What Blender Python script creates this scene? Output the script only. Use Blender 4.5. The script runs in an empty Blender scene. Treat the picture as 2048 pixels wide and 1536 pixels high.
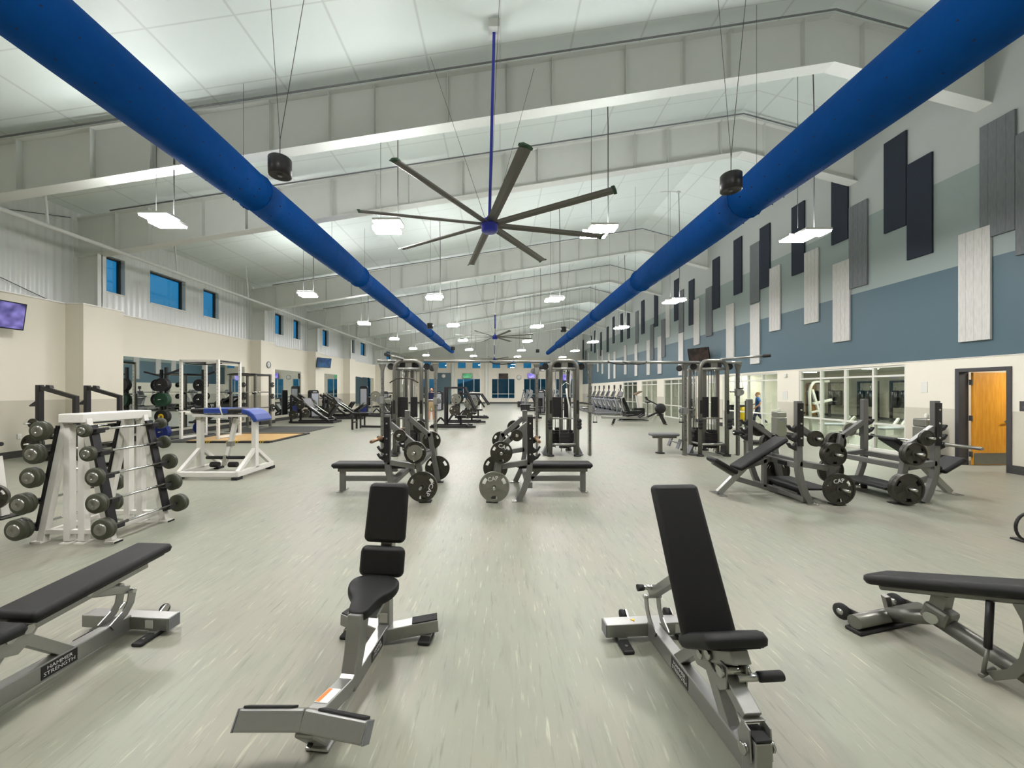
import bpy, bmesh, math, random
from mathutils import Vector, Matrix
random.seed(7)
R = math.radians
PI = math.pi
scene = bpy.context.scene
COL = scene.collection
F, CZ = 750.0, 1.68            # focal length in pixels of a 2048 wide frame, eye height
ORD = ['first', 'second', 'third', 'fourth', 'fifth', 'sixth', 'seventh', 'eighth', 'ninth', 'tenth', 'eleventh', 'twelfth',
       'thirteenth', 'fourteenth', 'fifteenth', 'sixteenth', 'seventeenth', 'eighteenth', 'nineteenth', 'twentieth',
       'twenty-first', 'twenty-second', 'twenty-third', 'twenty-fourth', 'twenty-fifth']


def V(*a):
    return Vector(a[0] if len(a) == 1 else a)


def fl(px, py):                # floor point seen at a photo pixel
    y = F * CZ / (py - 780)
    return ((px - 1000) * y / F, y)


def at(px, py, y):             # point at depth y seen at a photo pixel
    return V((px - 1000) * y / F, y, CZ - (py - 780) * y / F)


# ------------------------------------------------------------------ materials
def lin(c):
    return tuple(((v / 255) / 12.92 if v / 255 <= 0.04045 else ((v / 255 + 0.055) / 1.055) ** 2.4) for v in c)


def newmat(name):
    m = bpy.data.materials.new(name)
    m.use_nodes = True
    nt = m.node_tree
    return m, nt, nt.nodes['Principled BSDF']


def mat(name, rgb, rough=0.5, metal=0.0, var=0.06, scale=40.0, bump=0.0, bscale=200.0, spec=0.5, coat=0.0):
    m, nt, b = newmat(name)
    N, L = nt.nodes.new, nt.links.new
    tc = N('ShaderNodeTexCoord')
    no = N('ShaderNodeTexNoise')
    no.inputs['Scale'].default_value = scale
    no.inputs['Detail'].default_value = 3
    L(tc.outputs['Object'], no.inputs['Vector'])
    mx = N('ShaderNodeMix')
    mx.data_type = 'RGBA'
    c = lin(rgb)
    mx.inputs[6].default_value = tuple(v * (1 - var) for v in c) + (1,)
    mx.inputs[7].default_value = tuple(min(1, v * (1 + var)) for v in c) + (1,)
    L(no.outputs['Fac'], mx.inputs[0])
    L(mx.outputs[2], b.inputs['Base Color'])
    b.inputs['Roughness'].default_value = rough
    b.inputs['Metallic'].default_value = metal
    b.inputs['Specular IOR Level'].default_value = spec
    if coat:
        b.inputs['Coat Weight'].default_value = coat
    if bump:
        n2 = N('ShaderNodeTexNoise')
        n2.inputs['Scale'].default_value = bscale
        L(tc.outputs['Object'], n2.inputs['Vector'])
        bp = N('ShaderNodeBump')
        bp.inputs['Strength'].default_value = bump
        bp.inputs['Distance'].default_value = 0.01
        L(n2.outputs['Fac'], bp.inputs['Height'])
        L(bp.outputs['Normal'], b.inputs['Normal'])
    return m


def emis(name, rgb, strength):
    m, nt, b = newmat(name)
    b.inputs['Base Color'].default_value = lin(rgb) + (1,)
    b.inputs['Emission Color'].default_value = lin(rgb) + (1,)
    b.inputs['Emission Strength'].default_value = strength
    return m


M = {}
M['silver'] = mat('silver_powder_coat', (162, 162, 157), 0.33, 0.75, 0.04, 60)
M['steel'] = mat('grey_steel', (118, 117, 110), 0.38, 0.6, 0.05, 50)
M['press'] = mat('grey_press_frame', (112, 112, 108), 0.42, 0.45, 0.05, 50)
M['chrome'] = mat('chrome', (215, 215, 210), 0.27, 1.0, 0.03, 80)
M['bolt'] = mat('zinc_bolt', (205, 205, 200), 0.22, 0.9, 0.05, 80)
M['bronze'] = mat('worn_bronze_sleeve', (140, 112, 88), 0.3, 0.8, 0.15, 30)
M['vinyl'] = mat('black_vinyl', (12, 12, 12), 0.5, 0, 0.08, 90, 0.2, 500, 0.36)
M['rubber'] = mat('black_rubber', (22, 22, 22), 0.7, 0, 0.1, 60)
M['black'] = mat('black_frame_paint', (24, 22, 24), 0.4, 0.1, 0.1, 60)
M['gloss'] = mat('black_gloss', (16, 16, 17), 0.18, 0.0, 0.1, 60)
M['white'] = mat('white_frame_paint', (232, 230, 220), 0.4, 0, 0.05, 12)
M['iron'] = mat('dark_iron_plate', (56, 54, 46), 0.36, 0.35, 0.2, 25, 0.2, 120)
M['greyiron'] = mat('grey_iron_plate', (120, 120, 108), 0.45, 0.35, 0.15, 25, 0.2, 120)
M['bumper'] = mat('black_bumper_rubber', (26, 26, 26), 0.6, 0, 0.1, 60)
M['urethane'] = mat('olive_black_urethane', (58, 60, 46), 0.5, 0, 0.1, 60)
M['letter'] = mat('white_lettering', (225, 225, 220), 0.5, 0, 0.03)
M['label'] = mat('black_label', (18, 18, 18), 0.4)
M['sticker'] = mat('white_sticker', (225, 225, 215), 0.5, 0, 0.05, 90)
M['orange'] = mat('orange_sticker', (225, 120, 40), 0.5)
M['yellow'] = mat('yellow_plastic', (235, 195, 20), 0.45)
M['red'] = mat('red_plastic', (190, 25, 28), 0.45)
M['green'] = mat('green_rubber', (22, 62, 38), 0.55)
M['blue'] = mat('blue_vinyl', (32, 62, 140), 0.4, 0, 0.08, 60, 0.2, 300)
M['bluerub'] = mat('blue_rubber', (20, 40, 110), 0.55)
M['wood'] = None
M['beige'] = None
M['cream'] = mat('cream_paint', (226, 220, 204), 0.6, 0, 0.015, 3)
M['ledge'] = mat('white_ledge_paint', (235, 233, 225), 0.5, 0, 0.02)
M['frame'] = mat('white_window_frame', (222, 222, 212), 0.45, 0, 0.03)
M['base'] = mat('dark_baseboard', (52, 52, 50), 0.5, 0, 0.06)
M['doorframe'] = mat('charcoal_door_frame', (58, 56, 58), 0.45, 0, 0.05)
M['structure'] = mat('white_steel_paint', (219, 221, 214), 0.5, 0, 0.03, 4)
M['bluewall'] = mat('slate_blue_paint', (67, 91, 100), 0.55, 0, 0.02, 3)
M['greywall'] = mat('sage_grey_paint', (140, 152, 148), 0.6, 0, 0.02, 3)
M['whitewall'] = mat('pale_grey_paint', (176, 180, 176), 0.6, 0, 0.02, 3)
M['navyfelt'] = mat('navy_felt', (26, 34, 48), 0.85, 0, 0.12, 120, 0.3, 300)
M['fan'] = mat('fan_blade_aluminium', (96, 94, 88), 0.45, 0.3, 0.04)
M['fanblue'] = mat('blue_fan_paint', (14, 32, 150), 0.3, 0, 0.05)
M['grey'] = mat('grey_plastic', (112, 114, 116), 0.45, 0, 0.05)
M['lightgrey'] = mat('light_grey_plastic', (176, 180, 186), 0.4, 0.1, 0.05)
M['duct'] = None
M['steelbright'] = mat('brushed_steel', (150, 149, 143), 0.3, 0.9, 0.06, 20)
M['skin'] = mat('skin', (205, 150, 122), 0.55, 0, 0.05)
M['navy'] = mat('navy_cotton', (24, 28, 66), 0.85, 0, 0.08)
M['khaki'] = mat('khaki_cotton', (170, 150, 112), 0.85, 0, 0.08)
M['cobalt'] = mat('cobalt_cotton', (36, 92, 160), 0.85, 0, 0.08)
M['jeans'] = mat('dark_denim', (40, 46, 78), 0.85, 0, 0.1)
M['hairbrown'] = mat('sandy_hair', (150, 108, 62), 0.7, 0, 0.2, 200)
M['hairgrey'] = mat('grey_hair', (130, 126, 120), 0.7, 0, 0.2, 200)
M['shoe'] = mat('white_shoe', (220, 218, 210), 0.6)
M['cable'] = mat('dark_cable', (70, 70, 68), 0.5)
M['mat'] = mat('dark_rubber_mat', (62, 62, 60), 0.75, 0, 0.12, 60)
M['orangedoor'] = None
M['outground'] = mat('dusk_lawn', (48, 70, 60), 0.9, 0, 0.3, 0.6)
M['lens'] = emis('lamp_lens', (255, 251, 252), 140.0)
M['upfill'] = emis('added_ceiling_fill', (253, 255, 255), 58.0)  # added upward glow that brightens the roof, not a lens of the lamp
M['officelens'] = emis('office_lamp_lens', (255, 252, 244), 95.0)


def wood_mat(name, c1, c2, scale, rough):
    m, nt, b = newmat(name)
    N, L = nt.nodes.new, nt.links.new
    tc = N('ShaderNodeTexCoord')
    mp = N('ShaderNodeMapping')
    mp.inputs['Scale'].default_value = scale
    w = N('ShaderNodeTexNoise')
    w.inputs['Scale'].default_value = 4
    w.inputs['Detail'].default_value = 6
    rp = N('ShaderNodeValToRGB')
    rp.color_ramp.elements[0].position = 0.35
    rp.color_ramp.elements[0].color = lin(c1) + (1,)
    rp.color_ramp.elements[1].position = 0.65
    rp.color_ramp.elements[1].color = lin(c2) + (1,)
    L(tc.outputs['Object'], mp.inputs['Vector'])
    L(mp.outputs['Vector'], w.inputs['Vector'])
    L(w.outputs['Fac'], rp.inputs['Fac'])
    L(rp.outputs['Color'], b.inputs['Base Color'])
    b.inputs['Roughness'].default_value = rough
    return m


M['wood'] = wood_mat('pale_maple_boards', (196, 156, 96), (220, 184, 124), (1, 8, 1), 0.35)
M['orangedoor'] = wood_mat('honey_birch_veneer', (206, 138, 34), (222, 156, 50), (8, 8, 0.8), 0.45)
M['lightfelt'] = wood_mat('pale_grey_felt', (194, 193, 187), (206, 205, 199), (9, 9, 1.5), 0.85)
M['greyfelt'] = wood_mat('mid_grey_felt', (97, 101, 103), (106, 110, 112), (9, 9, 1.5), 0.85)


def grooved(name, key):       # felt board with shallow vertical grooves
    m = M[key]
    nt = m.node_tree
    N, L = nt.nodes.new, nt.links.new
    b = nt.nodes['Principled BSDF']
    tc = N('ShaderNodeTexCoord')
    sp = N('ShaderNodeSeparateXYZ')
    L(tc.outputs['Object'], sp.inputs[0])
    ma = N('ShaderNodeMath')
    ma.operation = 'PINGPONG'
    ma.inputs[1].default_value = 0.07
    L(sp.outputs['Y'], ma.inputs[0])
    mr = N('ShaderNodeMapRange')
    mr.inputs[1].default_value = 0.0
    mr.inputs[2].default_value = 0.006
    L(ma.outputs[0], mr.inputs[0])
    bp = N('ShaderNodeBump')
    bp.inputs['Strength'].default_value = 0.7
    bp.inputs['Distance'].default_value = 0.01
    L(mr.outputs[0], bp.inputs['Height'])
    L(bp.outputs[0], b.inputs['Normal'])


grooved('g', 'lightfelt')
grooved('g', 'greyfelt')


def two_tone(name, low, high, zsplit, rough=0.6):     # painted wainscot line at a real height
    m, nt, b = newmat(name)
    N, L = nt.nodes.new, nt.links.new
    g = N('ShaderNodeNewGeometry')
    sp = N('ShaderNodeSeparateXYZ')
    L(g.outputs['Position'], sp.inputs[0])
    gt = N('ShaderNodeMath')
    gt.operation = 'GREATER_THAN'
    gt.inputs[1].default_value = zsplit
    L(sp.outputs['Z'], gt.inputs[0])
    no = N('ShaderNodeTexNoise')
    no.inputs['Scale'].default_value = 2
    mx = N('ShaderNodeMix')
    mx.data_type = 'RGBA'
    mx.inputs[6].default_value = lin(low) + (1,)
    mx.inputs[7].default_value = lin(high) + (1,)
    L(gt.outputs[0], mx.inputs[0])
    m2 = N('ShaderNodeMix')
    m2.data_type = 'RGBA'
    m2.blend_type = 'MULTIPLY'
    m2.inputs[0].default_value = 0.04
    L(mx.outputs[2], m2.inputs[6])
    L(no.outputs['Color'], m2.inputs[7])
    L(m2.outputs[2], b.inputs['Base Color'])
    b.inputs['Roughness'].default_value = rough
    return m


M['beigeL'] = two_tone('beige_wall_window_side', (200, 195, 176), (230, 225, 206), 1.42)
M['beigeR'] = two_tone('beige_wall_blue_side', (206, 201, 184), (236, 231, 214), 1.25)

# corrugated liner panel
m, nt, b = newmat('corrugated_white_liner')
N, L = nt.nodes.new, nt.links.new
tc = N('ShaderNodeTexCoord')
wv = N('ShaderNodeTexWave')
wv.bands_direction = 'Y'
wv.inputs['Scale'].default_value = 1.6
L(tc.outputs['Object'], wv.inputs['Vector'])
bp = N('ShaderNodeBump')
bp.inputs['Strength'].default_value = 0.6
bp.inputs['Distance'].default_value = 0.03
L(wv.outputs['Fac'], bp.inputs['Height'])
L(bp.outputs[0], b.inputs['Normal'])
b.inputs['Base Color'].default_value = lin((226, 229, 224)) + (1,)
b.inputs['Roughness'].default_value = 0.24
M['liner'] = m

# roof liner fabric with strap lines and soft dents
m, nt, b = newmat('white_roof_fabric')
N, L = nt.nodes.new, nt.links.new
tc = N('ShaderNodeTexCoord')
sp = N('ShaderNodeSeparateXYZ')
L(tc.outputs['Object'], sp.inputs[0])


def line_mask(out, period, width):
    ma = N('ShaderNodeMath')
    ma.operation = 'PINGPONG'
    ma.inputs[1].default_value = period / 2
    L(out, ma.inputs[0])
    mr = N('ShaderNodeMapRange')
    mr.inputs[1].default_value = 0
    mr.inputs[2].default_value = width
    L(ma.outputs[0], mr.inputs[0])
    return mr.outputs[0]


a1 = line_mask(sp.outputs['X'], 1.5, 0.035)
a2 = line_mask(sp.outputs['Y'], 1.27, 0.02)
mn = N('ShaderNodeMath')
mn.operation = 'MINIMUM'
L(a1, mn.inputs[0])
L(a2, mn.inputs[1])
mx = N('ShaderNodeMix')
mx.data_type = 'RGBA'
mx.inputs[6].default_value = lin((206, 212, 206)) + (1,)
mx.inputs[7].default_value = lin((230, 238, 232)) + (1,)
L(mn.outputs[0], mx.inputs[0])
L(mx.outputs[2], b.inputs['Base Color'])
no = N('ShaderNodeTexNoise')
no.inputs['Scale'].default_value = 1.1
no.inputs['Detail'].default_value = 2
L(tc.outputs['Object'], no.inputs['Vector'])
bp = N('ShaderNodeBump')
bp.inputs['Strength'].default_value = 0.5
bp.inputs['Distance'].default_value = 0.12
L(no.outputs['Fac'], bp.inputs['Height'])
L(bp.outputs[0], b.inputs['Normal'])
b.inputs['Roughness'].default_value = 0.45
M['roof'] = m

# sheet vinyl floor with directional flecks
m, nt, b = newmat('flecked_grey_sheet_vinyl')
N, L = nt.nodes.new, nt.links.new
tc = N('ShaderNodeTexCoord')


def fleck(scale, lo, hi, seed):
    mp = N('ShaderNodeMapping')
    mp.inputs['Scale'].default_value = scale
    mp.inputs['Location'].default_value = (seed, seed * 2, seed)
    L(tc.outputs['Object'], mp.inputs['Vector'])
    no = N('ShaderNodeTexNoise')
    no.inputs['Scale'].default_value = 1
    no.inputs['Detail'].default_value = 4
    no.inputs['Roughness'].default_value = 0.6
    L(mp.outputs[0], no.inputs['Vector'])
    mr = N('ShaderNodeMapRange')
    mr.inputs[1].default_value = lo
    mr.inputs[2].default_value = hi
    L(no.outputs['Fac'], mr.inputs[0])
    return mr.outputs[0]


def mixc(fac, c1, c2, a=None):
    mx = N('ShaderNodeMix')
    mx.data_type = 'RGBA'
    L(fac, mx.inputs[0])
    if a is None:
        mx.inputs[6].default_value = lin(c1) + (1,)
    else:
        L(a, mx.inputs[6])
    mx.inputs[7].default_value = lin(c2) + (1,)
    return mx.outputs[2]


c = mixc(fleck((1.3, 0.6, 1), 0.42, 0.58, 3), (143, 146, 130), (148, 145, 131))
c = mixc(fleck((14, 2.0, 1), 0.5, 0.68, 11), None, (137, 139, 125), c)
c = mixc(fleck((36, 3.2, 1), 0.58, 0.74, 23), None, (118, 122, 110), c)
c = mixc(fleck((40, 3.6, 1), 0.60, 0.74, 37), None, (178, 176, 156), c)
L(c, b.inputs['Base Color'])
b.inputs['Roughness'].default_value = 0.42
b.inputs['Specular IOR Level'].default_value = 0.4
M['floor'] = m

# perforated blue duct fabric
m, nt, b = newmat('blue_duct_fabric')
N, L = nt.nodes.new, nt.links.new
tc = N('ShaderNodeTexCoord')
no = N('ShaderNodeTexNoise')
no.inputs['Scale'].default_value = 3
L(tc.outputs['Object'], no.inputs['Vector'])
c = mixc(no.outputs['Fac'], (0, 62, 130), (0, 70, 142))
L(c, b.inputs['Base Color'])
b.inputs['Specular IOR Level'].default_value = 0.1
b.inputs['Roughness'].default_value = 0.75
bp = N('ShaderNodeBump')
bp.inputs['Strength'].default_value = 0.25
bp.inputs['Distance'].default_value = 0.1
L(no.outputs['Fac'], bp.inputs['Height'])
L(bp.outputs[0], b.inputs['Normal'])
M['duct'] = m

# glass: clear with a weak reflection
def glass_mat(name, tint, refl):
    m = bpy.data.materials.new(name)
    m.use_nodes = True
    nt = m.node_tree
    nt.nodes.clear()
    N, L = nt.nodes.new, nt.links.new
    o = N('ShaderNodeOutputMaterial')
    t = N('ShaderNodeBsdfTransparent')
    t.inputs[0].default_value = lin(tint) + (1,)
    g = N('ShaderNodeBsdfGlossy')
    g.inputs['Roughness'].default_value = 0.02
    lw = N('ShaderNodeLayerWeight')
    lw.inputs[0].default_value = 0.35
    ma = N('ShaderNodeMath')
    ma.operation = 'MULTIPLY_ADD'
    ma.inputs[1].default_value = 0.22
    ma.inputs[2].default_value = refl
    L(lw.outputs['Fresnel'], ma.inputs[0])
    mx = N('ShaderNodeMixShader')
    L(ma.outputs[0], mx.inputs[0])
    L(t.outputs[0], mx.inputs[1])
    L(g.outputs[0], mx.inputs[2])
    L(mx.outputs[0], o.inputs[0])
    return m


M['glass'] = glass_mat('clear_glass', (236, 242, 238), 0.03)
M['winglass'] = glass_mat('window_glass', (225, 238, 240), 0.02)
m, nt, b = newmat('mirror_silver')
b.inputs['Base Color'].default_value = (0.78, 0.82, 0.8, 1)
b.inputs['Metallic'].default_value = 1
b.inputs['Roughness'].default_value = 0.015
M['mirror'] = m


def screen_mat(name, c1, c2, strength, scale):
    m, nt, b = newmat(name)
    N, L = nt.nodes.new, nt.links.new
    tc = N('ShaderNodeTexCoord')
    no = N('ShaderNodeTexNoise')
    no.inputs['Scale'].default_value = scale
    L(tc.outputs['Object'], no.inputs['Vector'])
    rp = N('ShaderNodeValToRGB')
    rp.color_ramp.elements[0].position = 0.4
    rp.color_ramp.elements[0].color = lin(c1) + (1,)
    rp.color_ramp.elements[1].position = 0.6
    rp.color_ramp.elements[1].color = lin(c2) + (1,)
    L(no.outputs['Fac'], rp.inputs[0])
    L(rp.outputs[0], b.inputs['Emission Color'])
    b.inputs['Emission Strength'].default_value = strength
    b.inputs['Base Color'].default_value = (0.01, 0.01, 0.01, 1)
    b.inputs['Roughness'].default_value = 0.2
    return m


M['scr_blue'] = screen_mat('screen_blue', (24, 20, 90), (150, 140, 220), 0.8, 2.5)
M['scr_steel'] = screen_mat('screen_steel_blue', (38, 66, 100), (58, 96, 136), 0.8, 2)
M['scr_dark'] = screen_mat('screen_dark', (16, 12, 12), (70, 46, 40), 0.5, 3)
M['scr_green'] = screen_mat('screen_green', (70, 150, 100), (110, 190, 140), 0.9, 1.5)
M['scr_violet'] = screen_mat('screen_violet', (120, 110, 220), (190, 180, 250), 1.0, 3)


# ------------------------------------------------------------------ mesh builder
class MB:
    def __init__(s):
        s.bm = bmesh.new()

    def face(s, vs, smooth=False):
        try:
            f = s.bm.faces.new(vs)
            f.smooth = smooth
            return f
        except ValueError:
            return None

    def box(s, c, size, rot=None):
        m = Matrix.Translation(V(c))
        if rot is not None:
            m = m @ (rot if isinstance(rot, Matrix) else Matrix.Rotation(rot[0], 4, 'X') @ Matrix.Rotation(rot[1], 4, 'Y') @ Matrix.Rotation(rot[2], 4, 'Z'))
        x, y, z = (v / 2 for v in size)
        vs = [s.bm.verts.new(m @ V(a * x, b * y, c2 * z)) for a in (-1, 1) for b in (-1, 1) for c2 in (-1, 1)]
        for f in ((0, 1, 3, 2), (4, 6, 7, 5), (0, 4, 5, 1), (2, 3, 7, 6), (0, 2, 6, 4), (1, 5, 7, 3)):
            s.face([vs[i] for i in f])
        return s

    def span(s, lo, hi):
        return s.box([(a + b) / 2 for a, b in zip(lo, hi)], [abs(b - a) for a, b in zip(lo, hi)])

    def bar(s, p0, p1, w, h, up=(0, 0, 1)):
        p0, p1 = V(p0), V(p1)
        d = p1 - p0
        y = d.normalized()
        x = y.cross(V(up))
        if x.length < 1e-4:
            x = y.cross(V(1, 0, 0))
        x.normalize()
        z = x.cross(y)
        rot = Matrix((x, y, z)).transposed().to_4x4()
        return s.box((p0 + p1) / 2, (w, d.length, h), rot)

    def tube(s, pts, r, seg=10, closed=False, rs=None):
        pts = [V(p) for p in pts]
        n = len(pts)
        rings = []
        t0 = (pts[1] - pts[0]).normalized()
        a = t0.orthogonal().normalized()
        for i, p in enumerate(pts):
            if closed:
                t = (pts[(i + 1) % n] - pts[i - 1]).normalized()
            else:
                t = (pts[min(i + 1, n - 1)] - pts[max(i - 1, 0)]).normalized()
            a = (a - t * a.dot(t)).normalized()
            b2 = t.cross(a)
            rr = rs[i] if rs else r
            rings.append([s.bm.verts.new(p + (a * math.cos(2 * PI * k / seg) + b2 * math.sin(2 * PI * k / seg)) * rr) for k in range(seg)])
        for i in range(n if closed else n - 1):
            A, B = rings[i], rings[(i + 1) % n]
            for k in range(seg):
                s.face([A[k], A[(k + 1) % seg], B[(k + 1) % seg], B[k]], True)
        if not closed:
            s.face(list(reversed(rings[0])))
            s.face(rings[-1])
        return s

    def cyl(s, p0, p1, r, r2=None, seg=16):
        return s.tube([p0, p1], r, seg, rs=[r, r if r2 is None else r2])

    def lathe(s, o, axis, prof, seg=24):       # prof: (radius, distance along axis)
        o, t = V(o), V(axis).normalized()
        a = t.orthogonal().normalized()
        b2 = t.cross(a)
        rings = []
        for r, d in prof:
            if r < 1e-5:
                rings.append([s.bm.verts.new(o + t * d)])
            else:
                rings.append([s.bm.verts.new(o + t * d + (a * math.cos(2 * PI * k / seg) + b2 * math.sin(2 * PI * k / seg)) * r) for k in range(seg)])
        for A, B in zip(rings, rings[1:]):
            for k in range(seg):
                k2 = (k + 1) % seg
                if len(A) == 1 and len(B) == 1:
                    continue
                if len(A) == 1:
                    s.face([A[0], B[k2], B[k]], True)
                elif len(B) == 1:
                    s.face([A[k], A[k2], B[0]], True)
                else:
                    s.face([A[k], A[k2], B[k2], B[k]], True)
        if prof[0] == prof[-1]:
            return s
        if len(rings[0]) > 1:
            s.face(list(reversed(rings[0])))
        if len(rings[-1]) > 1:
            s.face(rings[-1])
        return s

    def prism(s, pts, vec):
        vec = V(vec)
        A = [s.bm.verts.new(V(p)) for p in pts]
        B = [s.bm.verts.new(V(p) + vec) for p in pts]
        n = len(pts)
        s.face(list(reversed(A)))
        s.face(B)
        for i in range(n):
            s.face([A[i], A[(i + 1) % n], B[(i + 1) % n], B[i]])
        return s

    def ribbon(s, pts, h, a0, a1, axis='y', hs=None):
        """flat section swept along 2D points: (u, z) with depth along axis from a0 to a1"""
        n = len(pts)
        P = [V(p[0], p[1]) for p in pts]
        quad = []
        for i in range(n):
            t = (P[min(i + 1, n - 1)] - P[max(i - 1, 0)]).normalized()
            nn = V(-t.y, t.x) * ((hs[i] if hs else h) / 2)
            row = []
            for q in (P[i] + nn, P[i] - nn):
                for d in (a0, a1):
                    row.append(s.bm.verts.new((q.x, d, q.y) if axis == 'y' else (d, q.x, q.y)))
            quad.append((row[0], row[1], row[3], row[2]))
        for A, B in zip(quad, quad[1:]):
            for k in range(4):
                s.face([A[k], A[(k + 1) % 4], B[(k + 1) % 4], B[k]])
        s.face(list(quad[0]))
        s.face(list(reversed(quad[-1])))
        return s

    def pad(s, c, size, rot=None, r=0.03, n=4, taper=1.0):
        """upholstered cushion: rounded corners in plan, rolled edges; x width, y length, z thickness"""
        m = Matrix.Translation(V(c))
        if rot is not None:
            m = m @ (rot if isinstance(rot, Matrix) else Matrix.Rotation(rot[0], 4, 'X') @ Matrix.Rotation(rot[1], 4, 'Y') @ Matrix.Rotation(rot[2], 4, 'Z'))
        x, y, z = (v / 2 for v in size)
        e = min(z * 0.9, r)
        lev = [(-z, e), (-z + e * 0.3, e * 0.3), (-z + e, 0), (z - e, 0), (z - e * 0.3, e * 0.3), (z, e)]
        rows = []
        for zz, ins in lev:
            row = []
            rc = max(r, 0.005)
            for cx, cy, a0 in ((1, 1, 0), (-1, 1, 90), (-1, -1, 180), (1, -1, 270)):
                for k in range(n + 1):
                    a = R(a0 + 90 * k / n)
                    yy = cy * (y - rc) + (rc - ins) * math.sin(a)
                    tp = 1 + (taper - 1) * (yy / y * 0.5 + 0.5)
                    row.append(s.bm.verts.new(m @ V((cx * (x - rc) + (rc - ins) * math.cos(a)) * tp, yy, zz)))
            rows.append(row)
        k = len(rows[0])
        for A, B in zip(rows, rows[1:]):
            for i in range(k):
                s.face([A[i], A[(i + 1) % k], B[(i + 1) % k], B[i]], True)
        s.face(list(reversed(rows[0])))
        s.face(rows[-1])
        return s

    def split(s, name, m, parent=None, bev=0.0, seg=2):
        """one object for each loose piece"""
        left, out = set(s.bm.verts), []
        while left:
            v = left.pop()
            isl, st = [v], [v]
            while st:
                for ed in st.pop().link_edges:
                    for w in ed.verts:
                        if w in left:
                            left.discard(w)
                            isl.append(w)
                            st.append(w)
            q, vm = MB(), {}
            for w in isl:
                vm[w] = q.bm.verts.new(w.co)
            for fc in {f for w in isl for f in w.link_faces}:
                q.face([vm[w] for w in fc.verts], fc.smooth)
            out.append(q.build(name, m, parent, bev, seg))
        s.bm.free()
        return out

    def build(s, name, m, parent=None, bev=0.0, seg=2):
        me = bpy.data.meshes.new(name)
        bmesh.ops.recalc_face_normals(s.bm, faces=s.bm.faces)
        s.bm.to_mesh(me)
        s.bm.free()
        me.materials.append(M[m] if isinstance(m, str) else m)
        o = bpy.data.objects.new(name, me)
        COL.objects.link(o)
        if parent is not None:
            o.parent = parent
        if bev:
            md = o.modifiers.new('edge', 'BEVEL')
            md.width = bev
            md.segments = seg
            md.limit_method = 'ANGLE'
            md.angle_limit = R(50)
        return o


def tag(o, label=None, cat=None, group=None, kind=None):
    for k, v in (('label', label), ('category', cat), ('group', group), ('kind', kind)):
        if v:
            o[k] = v
    return o


def thing(name, label, cat, loc=(0, 0, 0), rz=0.0, group=None):
    o = bpy.data.objects.new(name, None)
    o.empty_display_size = 0.1
    COL.objects.link(o)
    o.location = loc
    o.rotation_euler = (0, 0, rz)
    return tag(o, label, cat, group)




def dup(root, loc, rz=0.0, label=None, group=None, rot=None):
    """copy a thing with its parts and their sub-parts"""
    ch = {}
    for o in bpy.data.objects:
        if o.parent:
            ch.setdefault(o.parent.name, []).append(o)

    def cp(o, par):
        c2 = o.copy()
        COL.objects.link(c2)
        c2.parent = par
        for k in ch.get(o.name, []):
            cp(k, c2)
        return c2
    r = cp(root, None)
    r.location = loc
    r.rotation_euler = rot or (0, 0, rz)
    if label:
        r['label'] = label
    if group:
        r['group'] = group
    return r


def struct(name, b, m, bev=0.0):
    return tag(b.build(name, m, None, bev), kind='structure')


def text_mesh(name, body, size, m, parent, mw, depth=0.001):
    cu = bpy.data.curves.new(name, 'FONT')
    cu.body = body
    cu.size = size
    cu.align_x = 'CENTER'
    cu.align_y = 'CENTER'
    cu.extrude = depth
    cu.resolution_u = 2
    o = bpy.data.objects.new(name, cu)
    COL.objects.link(o)
    dg = bpy.context.evaluated_depsgraph_get()
    me = bpy.data.meshes.new_from_object(o.evaluated_get(dg))
    bpy.data.objects.remove(o)
    bpy.data.curves.remove(cu)
    me.materials.clear()
    me.materials.append(M[m])
    o = bpy.data.objects.new(name, me)
    COL.objects.link(o)
    o.parent = parent
    o.matrix_local = mw
    return o


def arc(c, r, a0, a1, n, plane='xz'):
    out = []
    for k in range(n + 1):
        a = R(a0 + (a1 - a0) * k / n)
        u, v = r * math.cos(a), r * math.sin(a)
        out.append(V(c) + (V(u, 0, v) if plane == 'xz' else V(0, u, v) if plane == 'yz' else V(u, v, 0)))
    return out
# ------------------------------------------------------------------ setting
XL, XR, YF, YB = -12.0, 10.3, -7.0, 46.7
RX = 7.0                                            # ridge position


def deck_z(x, off=0.0):
    return 9.79 + off - (0.153 * (RX - x) if x < RX else 0.27 * (x - RX))


def flange_z(x):
    return 8.56 - (0.158 * (RX - x) if x < RX else 0.262 * (x - RX))


def web_top(x):
    return 9.59 - (0.153 * (RX - x) if x < RX else 0.27 * (x - RX))


struct('floor', MB().span((XL - 0.4, YF - 0.2, -0.12), (21.8, YB + 0.2, 0)), 'floor')
struct('ceiling', MB().ribbon([(XL - 0.6, deck_z(XL - 0.6, 0.05)), (RX, deck_z(RX, 0.05)), (XR + 0.2, deck_z(XR + 0.2, 0.05))], 0.1, YF - 0.2, YB + 0.2), 'roof')
struct('wall_left', MB().span((XL - 0.3, YF, 0), (XL, YB, 4.05)), 'beigeL')
struct('trim_1', MB().span((XL - 0.33, YF, 4.05), (XL + 0.03, YB, 4.085)), 'ledge')
struct('baseboard_left', MB().span((XL, YF, 0), (XL + 0.02, YB, 0.17)), 'base')
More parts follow.
